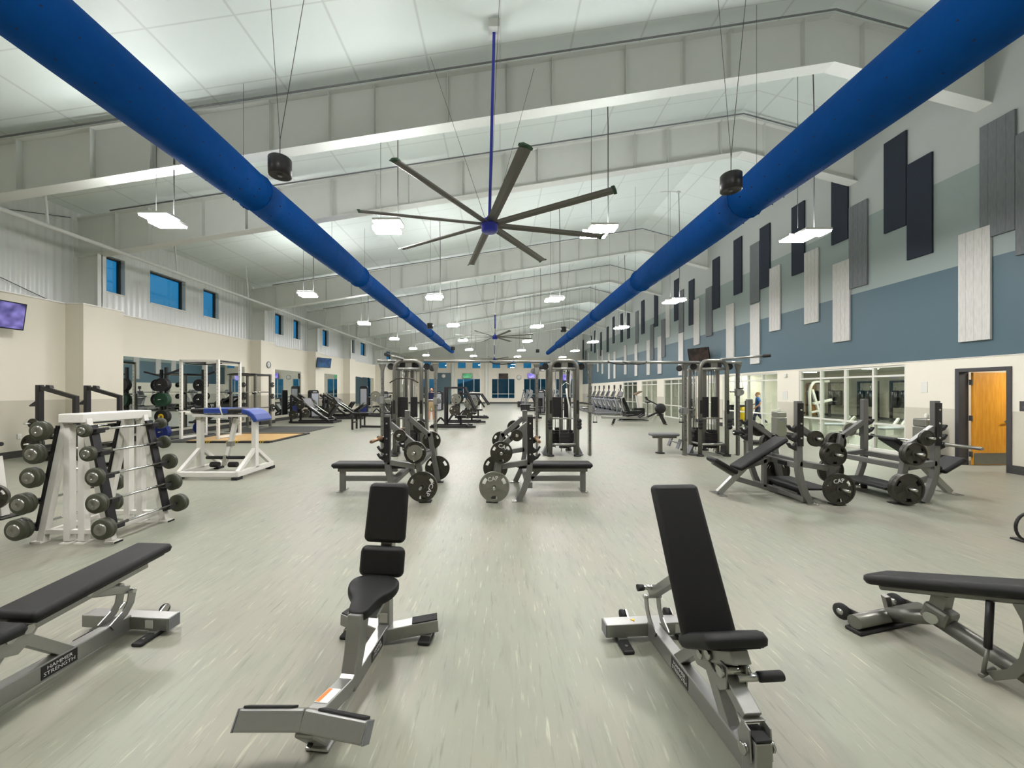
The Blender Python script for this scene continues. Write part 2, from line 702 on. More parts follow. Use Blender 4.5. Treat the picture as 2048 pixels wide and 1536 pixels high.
# clerestory strip: corrugated liner with openings
WINS = [(11.7, 12.3), (13.18, 14.67), (15.55, 16.4), (20.5, 21.3), (22.35, 23.1), (26.0, 26.9), (31.1, 31.8), (33.1, 34.4), (40.6, 42.4)]
ZW0, ZW1, XU = 4.76, 5.9, XL - 0.3
b = MB()
b.span((XU - 0.25, YF, 4.05), (XU, YB, ZW0)).span((XU - 0.25, YF, ZW1), (XU, YB, 6.86))
e = [YF] + [v for w in WINS for v in w] + [YB]
for y0, y1 in zip(e[::2], e[1::2]):
    b.span((XU - 0.25, y0, ZW0), (XU, y1, ZW1))
struct('wall_left_upper', b, 'liner')
for i, (y0, y1) in enumerate(WINS):
    b = MB()
    t, d0, d1 = 0.045, XU - 0.24, XU - 0.14
    b.span((d0, y0, ZW0), (d1, y0 + t, ZW1)).span((d0, y1 - t, ZW0), (d1, y1, ZW1))
    b.span((d0, y0, ZW1 - t), (d1, y1, ZW1)).span((d0, y0, ZW0), (d1, y1, ZW0 + t))
    w = struct('window_%d' % (i + 1), b, 'base')
    MB().span((XU - 0.2, y0 + t, ZW0 + t), (XU - 0.19, y1 - t, ZW1 - t)).build('pane', 'winglass', w)
    MB().span((XU - 0.14, y0, ZW0 - 0.03), (XU + 0.03, y1, ZW0 + 0.005)).build('sill', 'ledge', w)
# columns on the window side: boxed foot and white steel above
COLS = [(10.35, 11.45), (18.05, 19.17), (23.4, 24.55), (28.75, 29.85), (36.1, 37.2)]
RAFT = [7.98, 10.93, 18.6, 23.95, 29.3, 36.65, 41.6]
for i, (y0, y1) in enumerate(COLS):
    c = struct('column_box', MB().span((XL, y0, 0), (XL + 0.5, y1, 4.05)), 'beigeL')
    MB().span((XL, y0 - 0.02, 4.05), (XL + 0.52, y1 + 0.02, 4.085)).build('cap', 'ledge', c)
    MB().span((XL + 0.5, y0, 0), (XL + 0.515, y1, 0.17)).span((XL, y0 - 0.015, 0), (XL + 0.515, y0, 0.17)).build('baseboard', 'base', c)
    yc = RAFT[i + 1]
    b = MB()
    b.span((XL - 0.3, yc - 0.012, 4.085), (XL + 0.4, yc + 0.012, web_top(XL)))
    b.span((XL + 0.38, yc - 0.12, 4.085), (XL + 0.4, yc + 0.12, flange_z(XL + 0.4)))
    b.span((XL - 0.3, yc - 0.12, 4.085), (XL - 0.28, yc + 0.12, web_top(XL) - 0.1))
    struct('steel_column', b, 'structure')
# tapered roof beams with stiffeners
for i, yc in enumerate(RAFT):
    b = MB()
    x0, x1 = XL - 0.2, XR
    top = [(x0, web_top(x0)), (RX, web_top(RX)), (x1, web_top(x1))]
    bot = [(x0, flange_z(x0)), (RX, flange_z(RX)), (x1, flange_z(x1))]
    b.prism([(p[0], yc - 0.006, p[1]) for p in bot + top[::-1]], (0, 0.012, 0))
    beam = struct('roof_beam', b, 'structure')
    MB().ribbon(bot, 0.02, yc - 0.14, yc + 0.14).build('bottom_flange', 'structure', beam)
    MB().ribbon(top, 0.02, yc - 0.12, yc + 0.12).build('top_flange', 'structure', beam)
    b = MB()
    x = XL + 0.9
    k = 0
    while x < XR - 0.3:
        b.span((x - 0.006, yc - 0.12, flange_z(x) + 0.01), (x + 0.006, yc + 0.12, web_top(x) - 0.01))
        k += 1
        x += (1.25, 0.95, 1.55)[k % 3]
    b.build('stiffener_rib', 'structure', beam)
    if i < 5:
        b = MB()
        b.tube([(x0 + 1, yc - 0.16, web_top(x0 + 1) + 0.03), (RX, yc - 0.16, web_top(RX) + 0.03), (x1 - .2, yc - 0.16, web_top(x1 - .2) + 0.03)], 0.02, 6)
        b.build('conduit', 'grey', beam)
# long tie pipe below the eave, on short hangers
b = MB().tube([(-10.85, YF, 5.62), (-10.85, YB, 5.62)], 0.05, 10)
pipe = tag(b.build('eave_pipe', 'structure'), 'long white pipe running under the eave in front of the high windows', 'pipe')
y = 9.0
while y < 46:
    MB().bar((-10.85, y, 5.66), (-10.95, y - 0.03, deck_z(-10.95)), 0.05, 0.03).build('hanger', 'structure', pipe)
    y += 3.6
# cross bracing cables in the front bay
c = MB().tube([(XU + 0.05, 2.6, 4.1), (XU + 0.05, 10.7, 6.6)], 0.01, 6)
tag(c.build('brace_cable', 'cable'), 'bracing cable rising away from the camera across the corrugated panel', 'cable')
c = MB().tube([(XU + 0.08, 2.6, 6.6), (XU + 0.08, 10.2, 4.1)], 0.01, 6)
tag(c.build('brace_cable', 'cable'), 'bracing cable falling away from the camera across the corrugated panel', 'cable')

# blue side wall: lower part with openings, painted bands above
OPEN = [('door', 7.6, 8.42, 2.1), ('win', 9.53, 12.92, 2.33), ('win', 13.92, 17.35, 2.33), ('sdoor', 17.75, 18.7, 2.2),
        ('win', 19.8, 23.6, 2.33), ('win', 24.6, 27.3, 2.33), ('win', 28.2, 31.4, 2.33)]
b = MB()
y = YF
for kd, y0, y1, zt in OPEN:
    b.span((XR, y, 0), (XR + 0.15, y0, 2.4))
    b.span((XR, y0, zt), (XR + 0.15, y1, 2.4))
    y = y1
b.span((XR, y, 0), (XR + 0.15, YB, 2.4))
struct('wall_right', b, 'beigeR')
b = MB()
y = YF
for kd, y0, y1, zt in OPEN:
    b.span((XR - 0.02, y, 0), (XR, y0, 0.17))
    y = y1
b.span((XR - 0.02, y, 0), (XR, YB, 0.17))
struct('baseboard_right', b, 'base')
struct('trim_2', MB().span((XR - 0.012, YF, 2.385), (XR, YB, 2.4)), 'ledge')
struct('wall_right_blue_band', MB().span((XR, YF, 2.4), (XR + 0.15, YB, 4.47)), 'bluewall')
struct('wall_right_grey_band', MB().span((XR, YF, 4.47), (XR + 0.15, YB, 6.55)), 'greywall')
struct('wall_right_upper', MB().span((XR, YF, 6.55), (XR + 0.15, YB, 8.86)), 'whitewall')


def storefront(n, y0, y1, zt, npane):
    b = MB()
    x0, x1 = XR + 0.02, XR + 0.12
    st = (y1 - y0) / npane
    t = 0.025
    for k in range(npane + 1):
        yy = y0 + st * k
        w = t if 0 < k < npane else 0.04
        b.span((x0, max(y0, yy - w), 0), (x1, min(y1, yy + w), zt))
    for z0, z1 in ((0, 0.08), (0.73, 0.78), (2.03, 2.08), (zt - 0.05, zt)):
        b.span((x0 + 0.004, y0, z0), (x1 - 0.004, y1, z1))
    w = struct('window_%d' % n, b, 'frame')
    for k in range(npane):
        MB().span((XR + 0.065, y0 + st * k + 0.01, 0.05), (XR + 0.072, y0 + st * (k + 1) - 0.01, zt - 0.02)).build('pane', 'glass', w)
    return w


storefront(11, 9.53, 12.92, 2.33, 4)
storefront(12, 13.92, 17.35, 2.33, 4)
storefront(13, 19.8, 23.6, 2.33, 4)
storefront(14, 24.6, 27.3, 2.33, 3)
storefront(15, 28.2, 31.4, 2.33, 3)
# glazed white side door
b = MB()
b.span((XR + 0.03, 17.75, 0), (XR + 0.09, 17.93, 2.2)).span((XR + 0.03, 18.52, 0), (XR + 0.09, 18.7, 2.2)).span((XR + 0.031, 17.93, 0), (XR + 0.089, 18.52, 0.3)).span((XR + 0.031, 17.93, 2.0), (XR + 0.089, 18.52, 2.2))
d = struct('door_1', b, 'frame')
MB().span((XR + 0.055, 17.93, 0.3), (XR + 0.06, 18.52, 2.0)).build('pane', 'glass', d)
MB().bar((XR - 0.02, 17.85, 1.05), (XR - 0.02, 18.6, 1.05), 0.05, 0.07).build('push_bar', 'frame', d, 0.01)
# open door with dark frame
b = MB()
b.span((XR - 0.02, 7.54, 0), (XR + 0.2, 7.62, 2.16)).span((XR - 0.02, 8.40, 0), (XR + 0.2, 8.48, 2.16)).span((XR - 0.02, 7.62, 2.08), (XR + 0.2, 8.40, 2.16))
struct('trim_3', b, 'doorframe', 0.006)
d = struct('door_2', MB().span((XR + 0.215, 8.33, 0.015), (XR + 1.04, 8.375, 2.07)), 'orangedoor', 0.004)
MB().span((XR + 0.225, 8.325, 0.03), (XR + 1.03, 8.33, 0.28)).build('kick_plate', 'steelbright', d)
b = MB().lathe((XR + 0.95, 8.33, 0.98), (0, -1, 0), [(0.035, 0), (0.035, 0.008), (0.012, 0.01), (0.012, 0.05)], 16)
b.bar((XR + 0.95, 8.285, 0.98), (XR + 0.84, 8.285, 0.98), 0.018, 0.018)
b.build('door_handle', 'steelbright', d)
for z in (0.25, 1.05, 1.85):
    MB().span((XR + 0.19, 8.335, z - 0.06), (XR + 0.225, 8.39, z + 0.06)).build('hinge', 'steelbright', d)
# rooms behind the blue side wall
XE = 21.5
b = MB().span((XE, 5.0, 0), (XE + 0.15, 36, 2.75))
struct('wall_back_rooms', b, 'cream')
struct('partition_wall', MB().span((14.3, 19.0, 0), (14.45, 27.6, 2.72)), 'cream')
struct('partition_wall', MB().span((14.45, 27.5, 0), (XE, 27.6, 2.72)), 'cream')
struct('ceiling_rooms', MB().span((XR + 0.15, 5.0, 2.72), (XE + 0.15, 36, 2.8)), 'whitewall')
for yy, xe in ((5.0, XE), (8.95, XE), (18.9, 14.3), (24.1, 14.3), (27.75, XE), (35.9, XE)):
    struct('partition_wall', MB().span((XR + 0.15, yy, 0), (xe, yy + 0.1, 2.72)), 'cream')
struct('trim_4', MB().span((XE - 0.015, 5.1, 0), (XE, 35.9, 0.14)), 'base')
for yy in (7.3, 10.6, 13.2, 15.9, 18.0, 21.5, 25.6, 31):
    for xx in ((12.0, 15.4, 18.8) if 9 < yy < 17 else (12.0,) if yy in (7.3, 31) else (12.2, 17.5)):
        l = thing('office_downlight', 'flat ceiling light panel inside the side rooms behind glass', 'light', (xx, yy, 2.72), 0, 'ceiling panels of the glazed side rooms')
        MB().span((-0.6, -0.15, -0.03), (0.6, 0.15, 0)).build('housing', 'frame', l)
        MB().span((-0.57, -0.12, -0.034), (0.57, 0.12, -0.03)).build('diffuser', 'officelens', l)

# far end wall
b = MB()
holes = [(c - 1.46, c + 1.46, 0.62, 3.11) for c in (-8.2, -3.9, 0.4, 4.4, 8.4)] + [(x, x + 1.08, 4.35, 5.4) for x in (-9.6, -7.7, -5.3, -3.5, -1.0, 0.87, 2.87, 4.9, 7.2, 9.0)]
xs = sorted({XL - 0.5, XR + 0.2} | {v for h in holes for v in h[:2]})
for x0, x1 in zip(xs, xs[1:]):
    mid = (x0 + x1) / 2
    z = 0
    for h in sorted([h for h in holes if h[0] < mid < h[1]], key=lambda h: h[2]):
        b.span((x0, YB, z), (x1, YB + 0.2, h[2]))
        z = h[3]
    b.span((x0, YB, z), (x1, YB + 0.2, 5.7))
struct('wall_back', b, 'cream')
b = MB()
b.prism([(XL - 0.5, YB, 5.7), (XR + 0.2, YB, 5.7), (XR + 0.2, YB, deck_z(XR + .2) - 0.02), (RX, YB, deck_z(RX) - 0.02), (XL - 0.5, YB, deck_z(XL - .5) - 0.02)], (0, 0.2, 0))
struct('wall_back_gable', b, 'structure')
struct('baseboard_back', MB().span((XL, YB - 0.02, 0), (XR, YB, 0.17)), 'base')
for i, (x0, x1, z0, z1) in enumerate(holes):
    b = MB()
    t = 0.06
    ya, yb = YB - 0.03, YB + 0.1
    b.span((x0, ya, z0), (x0 + t, yb, z1)).span((x1 - t, ya, z0), (x1, yb, z1)).span((x0, ya, z0), (x1, yb, z0 + t)).span((x0, ya, z1 - t), (x1, yb, z1))
    if i < 5:
        for xx in (x0 + 0.8, x1 - 0.8):
            b.span((xx - 0.03, ya, z0), (xx + 0.03, yb, z1))
        b.span((x0, ya + 0.01, 1.16), (x1, yb, 1.22))
    w = struct('window_%d' % (i + 20), b, 'frame')
    MB().span((x0 + 0.02, YB + 0.05, z0 + 0.02), (x1 - 0.02, YB + 0.06, z1 - 0.02)).build('pane', 'winglass', w)
for x in (-5.85, -1.65, 6.35):
    struct('steel_column', MB().span((x - 0.13, YB - 0.3, 0), (x + 0.13, YB - 0.02, web_top(x))), 'structure')
struct('trim_5', MB().span((-7.7, YB - 0.5, 0), (-6.15, YB - 0.02, 3.8)), 'bluewall')
b = MB()
b.prism([(XL - 0.5, YF, 0), (XR + 0.2, YF, 0), (XR + 0.2, YF, deck_z(XR + .2)), (RX, YF, deck_z(RX)), (XL - 0.5, YF, deck_z(XL - .5))], (0, -0.2, 0))
struct('wall_front', b, 'cream')
struct('ground_outside', MB().span((-60, YB + 0.3, -0.5), (60, 150, -0.3)), 'outground')
struct('hill_outside', MB().lathe((10, 175, -30), (0, 0, 1), [(90, 0), (70, 18), (46, 30), (20, 37), (0, 39)], 40), 'outground')
struct('hill_outside', MB().lathe((-75, 190, -30), (0, 0, 1), [(100, 0), (78, 18), (50, 31), (20, 36), (0, 38)], 40), 'outground')

# mirrors on the window side
for (y0, y1, z0, z1, lb) in ((11.46, 17.6, 0.25, 2.76, 'large wall mirror behind the white power rack'),
                             (19.2, 22.6, 0.3, 2.78, 'wall mirror beside the clock column, behind the sled machine'),
                             (24.6, 27.6, 0.3, 2.8, 'wall mirror beneath the tilted steel-blue screen'),
                             (29.9, 35.6, 0.3, 2.8, 'wall mirror at the far end of the window wall')):
    m_ = thing('wall_mirror', lb, 'mirror', (XL, (y0 + y1) / 2, (z0 + z1) / 2))
    h, w = (z1 - z0) / 2, (y1 - y0) / 2
    MB().span((0.002, -w, -h), (0.012, w, h)).build('mirror_glass', 'mirror', m_)
    MB().span((0.0, -w, -h - 0.02), (0.02, w, -h)).span((0.0, -w, h), (0.02, w, h + 0.015)).build('edge_channel', 'frame', m_)

# world: dusk sky
w = bpy.data.worlds.new('dusk_sky')
scene.world = w
w.use_nodes = True
nt = w.node_tree
N, L = nt.nodes.new, nt.links.new
tc = N('ShaderNodeTexCoord')
sp = N('ShaderNodeSeparateXYZ')
L(tc.outputs['Generated'], sp.inputs[0])
rp = N('ShaderNodeValToRGB')
rp.color_ramp.elements[0].position = 0.48
rp.color_ramp.elements[0].color = (0.022, 0.07, 0.09, 1)
rp.color_ramp.elements[1].position = 0.6
rp.color_ramp.elements[1].color = (0.016, 0.24, 0.52, 1)
ad = N('ShaderNodeMath')
ad.operation = 'MULTIPLY_ADD'
ad.inputs[1].default_value = 0.5
ad.inputs[2].default_value = 0.5
L(sp.outputs['Z'], ad.inputs[0])
L(ad.outputs[0], rp.inputs[0])
L(rp.outputs[0], nt.nodes['Background'].inputs['Color'])
nt.nodes['Background'].inputs['Strength'].default_value = 1.15

# camera
cam = bpy.data.cameras.new('camera')
cam.sensor_width = 36
cam.lens = 36 * F / 2048
cam.shift_x = 24 / 2048
cam.shift_y = 12 / 2048
cam.clip_end = 400
co = bpy.data.objects.new('camera', cam)
COL.objects.link(co)
co.location = (0, 0, CZ)
co.rotation_euler = (R(90), 0, 0)
scene.camera = co
scene.view_settings.view_transform = 'Standard'
scene.view_settings.look = 'None'
scene.view_settings.gamma = 1
scene.view_settings.exposure = 0.07
scene.cycles.use_denoising = True
scene.cycles.max_bounces = 7
scene.cycles.diffuse_bounces = 4
scene.cycles.glossy_bounces = 3
scene.cycles.transparent_max_bounces = 12
scene.cycles.sample_clamp_indirect = 3
scene.cycles.blur_glossy = 1.0
scene.cycles.caustics_reflective = False
# ------------------------------------------------------------------ things hung from roof and walls
LROWS = [('row beside the high windows', 7.96, 6.15, -7.14, -0.1), ('second row from the window wall', 8.26, 6.3, -2.47, -0.07),
         ('third row from the window wall', 8.5, 6.4, 2.23, -0.07), ('row beside the blue wall', 8.74, 6.45, 7.1, -0.05)]
LZ = 5.28
proto = None
for rn, y0, st, x0, dx in LROWS:
    for k in range(-1, 6):
        x, y = x0 + dx * k, y0 + st * k
        lb = ('pendant light panel in the %s, %s from the camera' % (rn, ORD[k])) if k >= 0 else 'pendant light panel in the %s, hung behind the camera' % rn
        if proto is None:
            proto = l = thing('pendant_light', lb, 'light', (x, y, LZ), 0, 'pendant light panels')
            for sx, sy in ((-0.06, 0.17), (0.06, -0.17)):
                MB().span((sx - 0.3, sy - 0.165, 0.0), (sx + 0.3, sy + 0.165, 0.05)).build('housing', 'frame', l, 0.006)
                MB().span((sx - 0.285, sy - 0.15, -0.035), (sx + 0.285, sy + 0.15, 0.0)).build('lens', 'lens', l)
                MB().span((sx - 0.28, sy - 0.14, 0.05), (sx + 0.28, sy + 0.14, 0.056)).build('added_uplight', 'upfill', l)  # glowing slab added on top of the housing as ceiling fill light
            MB().tube([(0.22, 0, 0.05), (0.22, 0.0, 0.8), (0.2, 0.02, 1.25)], 0.012, 6).build('cord', 'cable', l)
            MB().tube([(-0.16, 0, 0.05), (-0.16, 0, 1.25)], 0.005, 6).build('hanger_wire', 'cable', l)
            MB().span((-0.55, 0.0, 1.27), (0.6, 0.02, 1.29)).span((0.14, -0.04, 1.24), (0.24, 0.06, 1.31)).build('supply_conduit', 'structure', l)
        else:
            l = dup(proto, (x, y, LZ), 0, lb)
        # each light hangs at its own roof height: stretch cord and wire to the deck
        top = deck_z(x) - LZ
        for c in l.children:
            nm = c.name.split('.')[0]
            if nm in ('cord', 'hanger_wire'):
                c.scale = (1, 1, (top - 0.05) / 1.25)
            if nm == 'supply_conduit':
                c.location = (0, 0, top - 1.25 - 0.1)

# ceiling fans
fan = None
for i, (y, x, z, rod, rz, lb) in enumerate(((7.2, -0.2, 4.81, 0, R(13), 'big eight-bladed ceiling fan on a long blue rod near the camera'),
                                           (22.3, -0.3, 4.8, 1, R(20), 'big ceiling fan on a white rod, second from the camera'),
                                           (37.0, -0.55, 4.7, 1, R(33), 'big ceiling fan at the far end of the hall by the end windows'))):
    f = thing('ceiling_fan', lb, 'fan', (x, y, z), 0, 'large ceiling fans')
    b = MB().lathe((0, 0, -0.1), (0, 0, 1), [(0.0, 0), (0.13, 0), (0.155, 0.02), (0.155, 0.12), (0.17, 0.125), (0.17, 0.16), (0.12, 0.17), (0.12, 0.24), (0.05, 0.26), (0.05, 0.3)], 28)
    b.build('motor_hub', 'fanblue', f)
    for k in range(8):
        a = rz + k * PI / 4
        u, v = V(math.cos(a), math.sin(a), 0), V(-math.sin(a), math.cos(a), 0)
        b = MB()
        prof = [(-0.085, 0.012), (-0.03, 0.026), (0.06, 0.004), (0.085, -0.022), (0.02, 0.004), (-0.06, 0.002)]
        A = [u * 0.14 + v * p[0] + V(0, 0, p[1] + 0.045) for p in prof]
        b.prism(A, u * 2.2)
        bl = b.build('blade', 'fan', f)
        b = MB()
        b.prism([u * 2.342 + v * (p[0] * 1.15) + V(0, 0, p[1] * 1.4 + 0.048) for p in prof], u * 0.05)
        b.build('blade_tip', 'green', bl)
    top = deck_z(x) - z
    if rod == 0:
        MB().bar((0, 0, 0.2), (0.09, 0, top), 0.055, 0.055).build('down_rod', 'fanblue', f)
        MB().span((-0.02, -0.14, top - 0.16), (0.2, 0.14, top)).build('mounting_bracket', 'structure', f)
    else:
        MB().cyl((0, 0, 0.2), (0, 0, 0.55), 0.03).build('swivel_joint', 'chrome', f)
        MB().cyl((0, 0, 0.55), (0, 0, 1.35), 0.035).build('lower_rod', 'fanblue', f)
        MB().cyl((0, 0, 1.35), (0, 0, top), 0.035).lathe((0, 0, 1.35), (0, 0, 1), [(0.1, 0), (0.13, 0.05), (0.1, 0.12), (0.04, 0.16)], 20).build('upper_rod', 'structure', f)
    for k in range(3):
        a = R(40 + 120 * k)
        h = min(top, 2.2)
        MB().tube([(0.1 * math.cos(a), 0.1 * math.sin(a), 0.2), (1.3 * math.cos(a), 1.3 * math.sin(a), deck_z(x + 1.3 * math.cos(a)) - z - 0.03)], 0.004, 5).build('guy_wire', 'cable', f)

# fabric ducts, stepping down in diameter
for sx, zz, rr, lb in ((-5.2, 5.87, 0.405, 'long blue fabric air duct on the window-wall side of the hall'), (5.2, 5.72, 0.42, 'long blue fabric air duct on the blue-wall side of the hall')):
    segs = [(YF + 0.3, 1.0), (2.0, 1.0), (7.9, 1.0), (13.8, 0.97), (20.2, 0.84), (27.5, 0.80), (33.2, 0.78), (40.6, 0.58)]
    prof = []
    for (ya, ra), (yb, rb) in zip(segs, segs[1:]):
        n = 10
        for k in range(n + 1):
            t = k / n
            bulge = 0.93 + 0.085 * math.sin(PI * min(max(t, 0.0), 1.0)) ** 0.5
            prof.append((rr * rb * bulge, ya + (yb - ya) * t))
        prof.append((rr * rb * 0.945, yb + 0.001))
        prof.append((rr * rb * 0.945, yb + 0.07))
    prof = [(0, prof[0][1])] + prof + [(0, prof[-1][1] + 0.01)]
    d = thing('air_duct', lb, 'duct', (sx, 0, zz), 0, 'blue fabric ducts')
    MB().lathe((0, 0, 0), (0, 1, 0), prof, 40).build('duct_sock', 'duct', d)
    for (ya, ra) in segs[2:7]:
        r2 = [s for s in segs if s[0] == ya][0][1]
        MB().tube(arc((0, ya + 0.03, 0), rr * r2 * 0.965, 0, 337.5, 15), 0.018, 6, closed=True).build('clamp_ring', 'duct', d)
    # perforations
    b = MB()
    for k in range(90):
        y = 2.5 + k * 0.36
        sc = [s[1] for s in segs if s[0] >= y][0] if y < 40 else 0.58
        for a in (R(-62 + 14 * math.sin(k)), R(-112 - 10 * math.cos(k * 1.7)), R(-22), R(-158)):
            c = V(math.cos(a), 0, math.sin(a))
            r_ = rr * sc * 1.012
            b.cyl(V(0, y, 0) + c * (r_ - 0.02), V(0, y, 0) + c * (r_ + 0.002), 0.011, seg=6)
    tag(b.build('air_nozzle', 'navy', d), kind='stuff')
    b = MB()
    for k in range(12):
        y = 0.8 + 3.4 * k
        if min(abs(y - q) for q in RAFT) < 0.3:
            y += 0.6
        b.cyl((0.0, y, rr * 0.5), (0, y, deck_z(sx) - zz - 0.03), 0.004, seg=5)
    b.split('hanger_wire', 'cable', d)

# pendant speakers
for (px, py, y, lb) in ((560, 335, 5.5, 'black pendant speaker beside the window-side duct, above the squat bench area'),
                        (1462, 366, 5.95, 'black pendant speaker beside the blue-wall duct, near the camera'),
                        (860, 652, 19.4, 'small black pendant speaker on the window side, halfway down the hall'),
                        (1127, 659, 20.3, 'small black pendant speaker on the blue-wall side, halfway down the hall'),
                        (906, 697, 30.0, 'tiny black pendant speaker far down the hall at the window-side duct end'),
                        (1075, 702, 31.5, 'tiny black pendant speaker far down the hall at the blue-wall duct end')):
    p = at(px, py, y)
    s = thing('pendant_speaker', lb, 'speaker', p, 0, 'pendant speakers')
    MB().lathe((0, 0, -0.13), (0, 0, 1), [(0, 0.02), (0.1, 0.02), (0.135, 0.0), (0.155, 0.01), (0.155, 0.25), (0.14, 0.265), (0, 0.265)], 28).build('speaker_can', 'black', s)
    MB().lathe((0, 0, -0.128), (0, 0, -1), [(0.03, 0), (0.03, 0.003), (0, 0.003)], 16).build('grille_badge', 'grey', s)
    top = deck_z(p.x) - p.z
    MB().tube([(0, 0, 0.13), (0, 0, 0.4)], 0.006, 6).tube([(0, 0, 0.4), (0.42, 0.1, top)], 0.005, 6).tube([(0, 0, 0.4), (-0.25, 0.1, top)], 0.004, 6).build('suspension_cable', 'cable', s)

# felt panels on the blue side wall: (photo x, top y, bottom y, colour) read as wall position and height
PAN = [(1958.7, 264, 480.5, 'g'), (2030, 275, 512, 'g'), (1916, 471.7, 685, 'l'), (1813, 333, 521, 'n'), (1767, 292.5, 468, 'n'), (1697, 417, 579, 'g'),
       (1665, 531, 685.5, 'l'), (1662, 342, 491, 'n'), (1608, 510, 649, 'l'), (1582.6, 419, 552.6, 'n'), (1538, 538.5, 664, 'l'), (1519, 459, 579, 'n'),
       (1500, 610, 728.6, 'l'), (1499.5, 493.6, 609, 'g'), (1466.7, 481, 591, 'n'), (1452, 610, 717, 'l'), (1424.5, 520, 620, 'n'), (1411, 578, 674, 'g'),
       (1387, 600, 691, 'l'), (1377, 563, 651.4, 'n'), (1357, 580, 666.8, 'g'), (1356.5, 667, 751, 'l'), (1347.7, 560, 643, 'n'), (1331, 600, 676.5, 'l'),
       (1322, 638.7, 715.6, 'g'), (1315, 674, 748, 'l'), (1308, 580, 654.6, 'n'), (1300, 646, 720.5, 'g'), (1293, 680, 750, 'l'), (1282, 602, 669, 'n'),
       (1270.5, 624, 687.5, 'g'), (1269, 690, 752.4, 'l'), (1254, 618, 677.8, 'n'), (1248, 690, 749, 'l'), (1240.5, 627, 685, 'n'), (1227, 702, 757, 'l'),
       (1224.6, 634, 687.5, 'n'), (1216, 706, 758, 'l'), (1213, 653, 704.6, 'n'), (1203, 700, 748, 'l'), (1200, 663, 712, 'n'), (1194, 698, 744, 'l'),
       (1188, 660, 706, 'n'), (1181, 661, 703, 'n'), (1176, 705, 747, 'l'), (1170, 700, 742, 'g'), (1165, 680, 719, 'n')]
CN = {'n': ('navy', 'navyfelt'), 'l': ('pale grey', 'lightfelt'), 'g': ('mid grey', 'greyfelt')}
cnt = {}
for px, ty, by, k in PAN:
    y = (XR - 0.05) * F / (px - 1000)
    z0 = CZ + (780 - by) * y / F
    z1 = min(z0 + 2.4, deck_z(XR) - 0.05)
    cnt[k] = cnt.get(k, 0) + 1
    o = MB().span((-0.05, -0.55, -(z1 - z0) / 2), (0, 0, (z1 - z0) / 2)).build('felt_wall_panel', CN[k][1], None, 0.004, 1)
    o.location = (XR - (0.002 if k != 'g' else 0.001), y, (z0 + z1) / 2)
    tag(o, '%s felt panel on the blue side wall, %s of the %s ones from the camera end' % (CN[k][0], ORD[cnt[k] - 1], CN[k][0]), 'wall panel', 'felt wall panels')

# screens
def screen(lb, p, w, h, scr, rz, tilt=0.0, arm=0.35):
    t = thing('tv_screen', lb, 'TV', p, rz, None)
    m = Matrix.Rotation(tilt, 4, 'X')
    o = MB().box((0, 0, 0), (w, 0.06, h)).build('casing', 'gloss', t, 0.006)
    o.matrix_local = m
    s = MB().box((0, -0.032, 0), (w - 0.05, 0.004, h - 0.05)).build('picture', scr, t)
    s.matrix_local = m
    MB().bar((0, 0.03, 0), (0, arm, 0.02), 0.08, 0.1).span((-0.15, arm - 0.02, -0.15), (0.15, arm, 0.15)).build('wall_bracket', 'black', t)
    return t


screen('TV with a blue picture at the edge of the frame on the window wall', (XL + 0.4, 8.62, 3.45), 1.05, 0.65, 'scr_blue', R(90), R(8))
screen('tilted steel-blue TV on the column beyond the clock', (-11.15, 23.75, 3.4), 1.0, 0.62, 'scr_steel', R(62), R(10))
screen('tilted dark TV on the blue wall above the cable tower', (9.75, 18.4, 3.42), 1.1, 0.66, 'scr_dark', R(-62), R(12), 0.5)
screen('green TV above an end-wall window', (-4.05, YB - 0.3, 3.43), 1.15, 0.62, 'scr_green', 0, R(5), 0.28)
screen('dark TV above the central end-wall window', (0.42, YB - 0.3, 3.4), 1.15, 0.66, 'scr_dark', 0, R(5), 0.28)
screen('violet TV above the end-wall window beside the cable tower', (4.0, YB - 0.3, 3.45), 1.15, 0.66, 'scr_violet', 0, R(5), 0.28)
screen('bright violet TV seen through the middle cable tower', (8.3, YB - 0.3, 3.25), 1.15, 0.8, 'scr_violet', 0, R(5), 0.28)


def clock(lb, p, n, r=0.17):
    n = V(n)
    t = thing('wall_clock', lb, 'clock', p)
    MB().lathe((0, 0, 0), n, [(r, 0), (r, 0.03), (r - 0.02, 0.045), (r - 0.03, 0.03), (r - 0.03, 0.02)], 32).build('rim', 'grey', t)
    MB().lathe(n * 0.018, n, [(r - 0.025, 0), (r - 0.025, 0.004), (0, 0.004)], 32).build('dial', 'sticker', t)
    a = V(0, 0, 1)
    sd = n.cross(a)
    b = MB()
    b.bar(n * 0.026, n * 0.026 + a * 0.06 + sd * 0.05, 0.012, 0.003, n)
    b.bar(n * 0.027, n * 0.027 - a * 0.02 + sd * 0.11, 0.008, 0.003, n)
    b.build('hands', 'black', t)


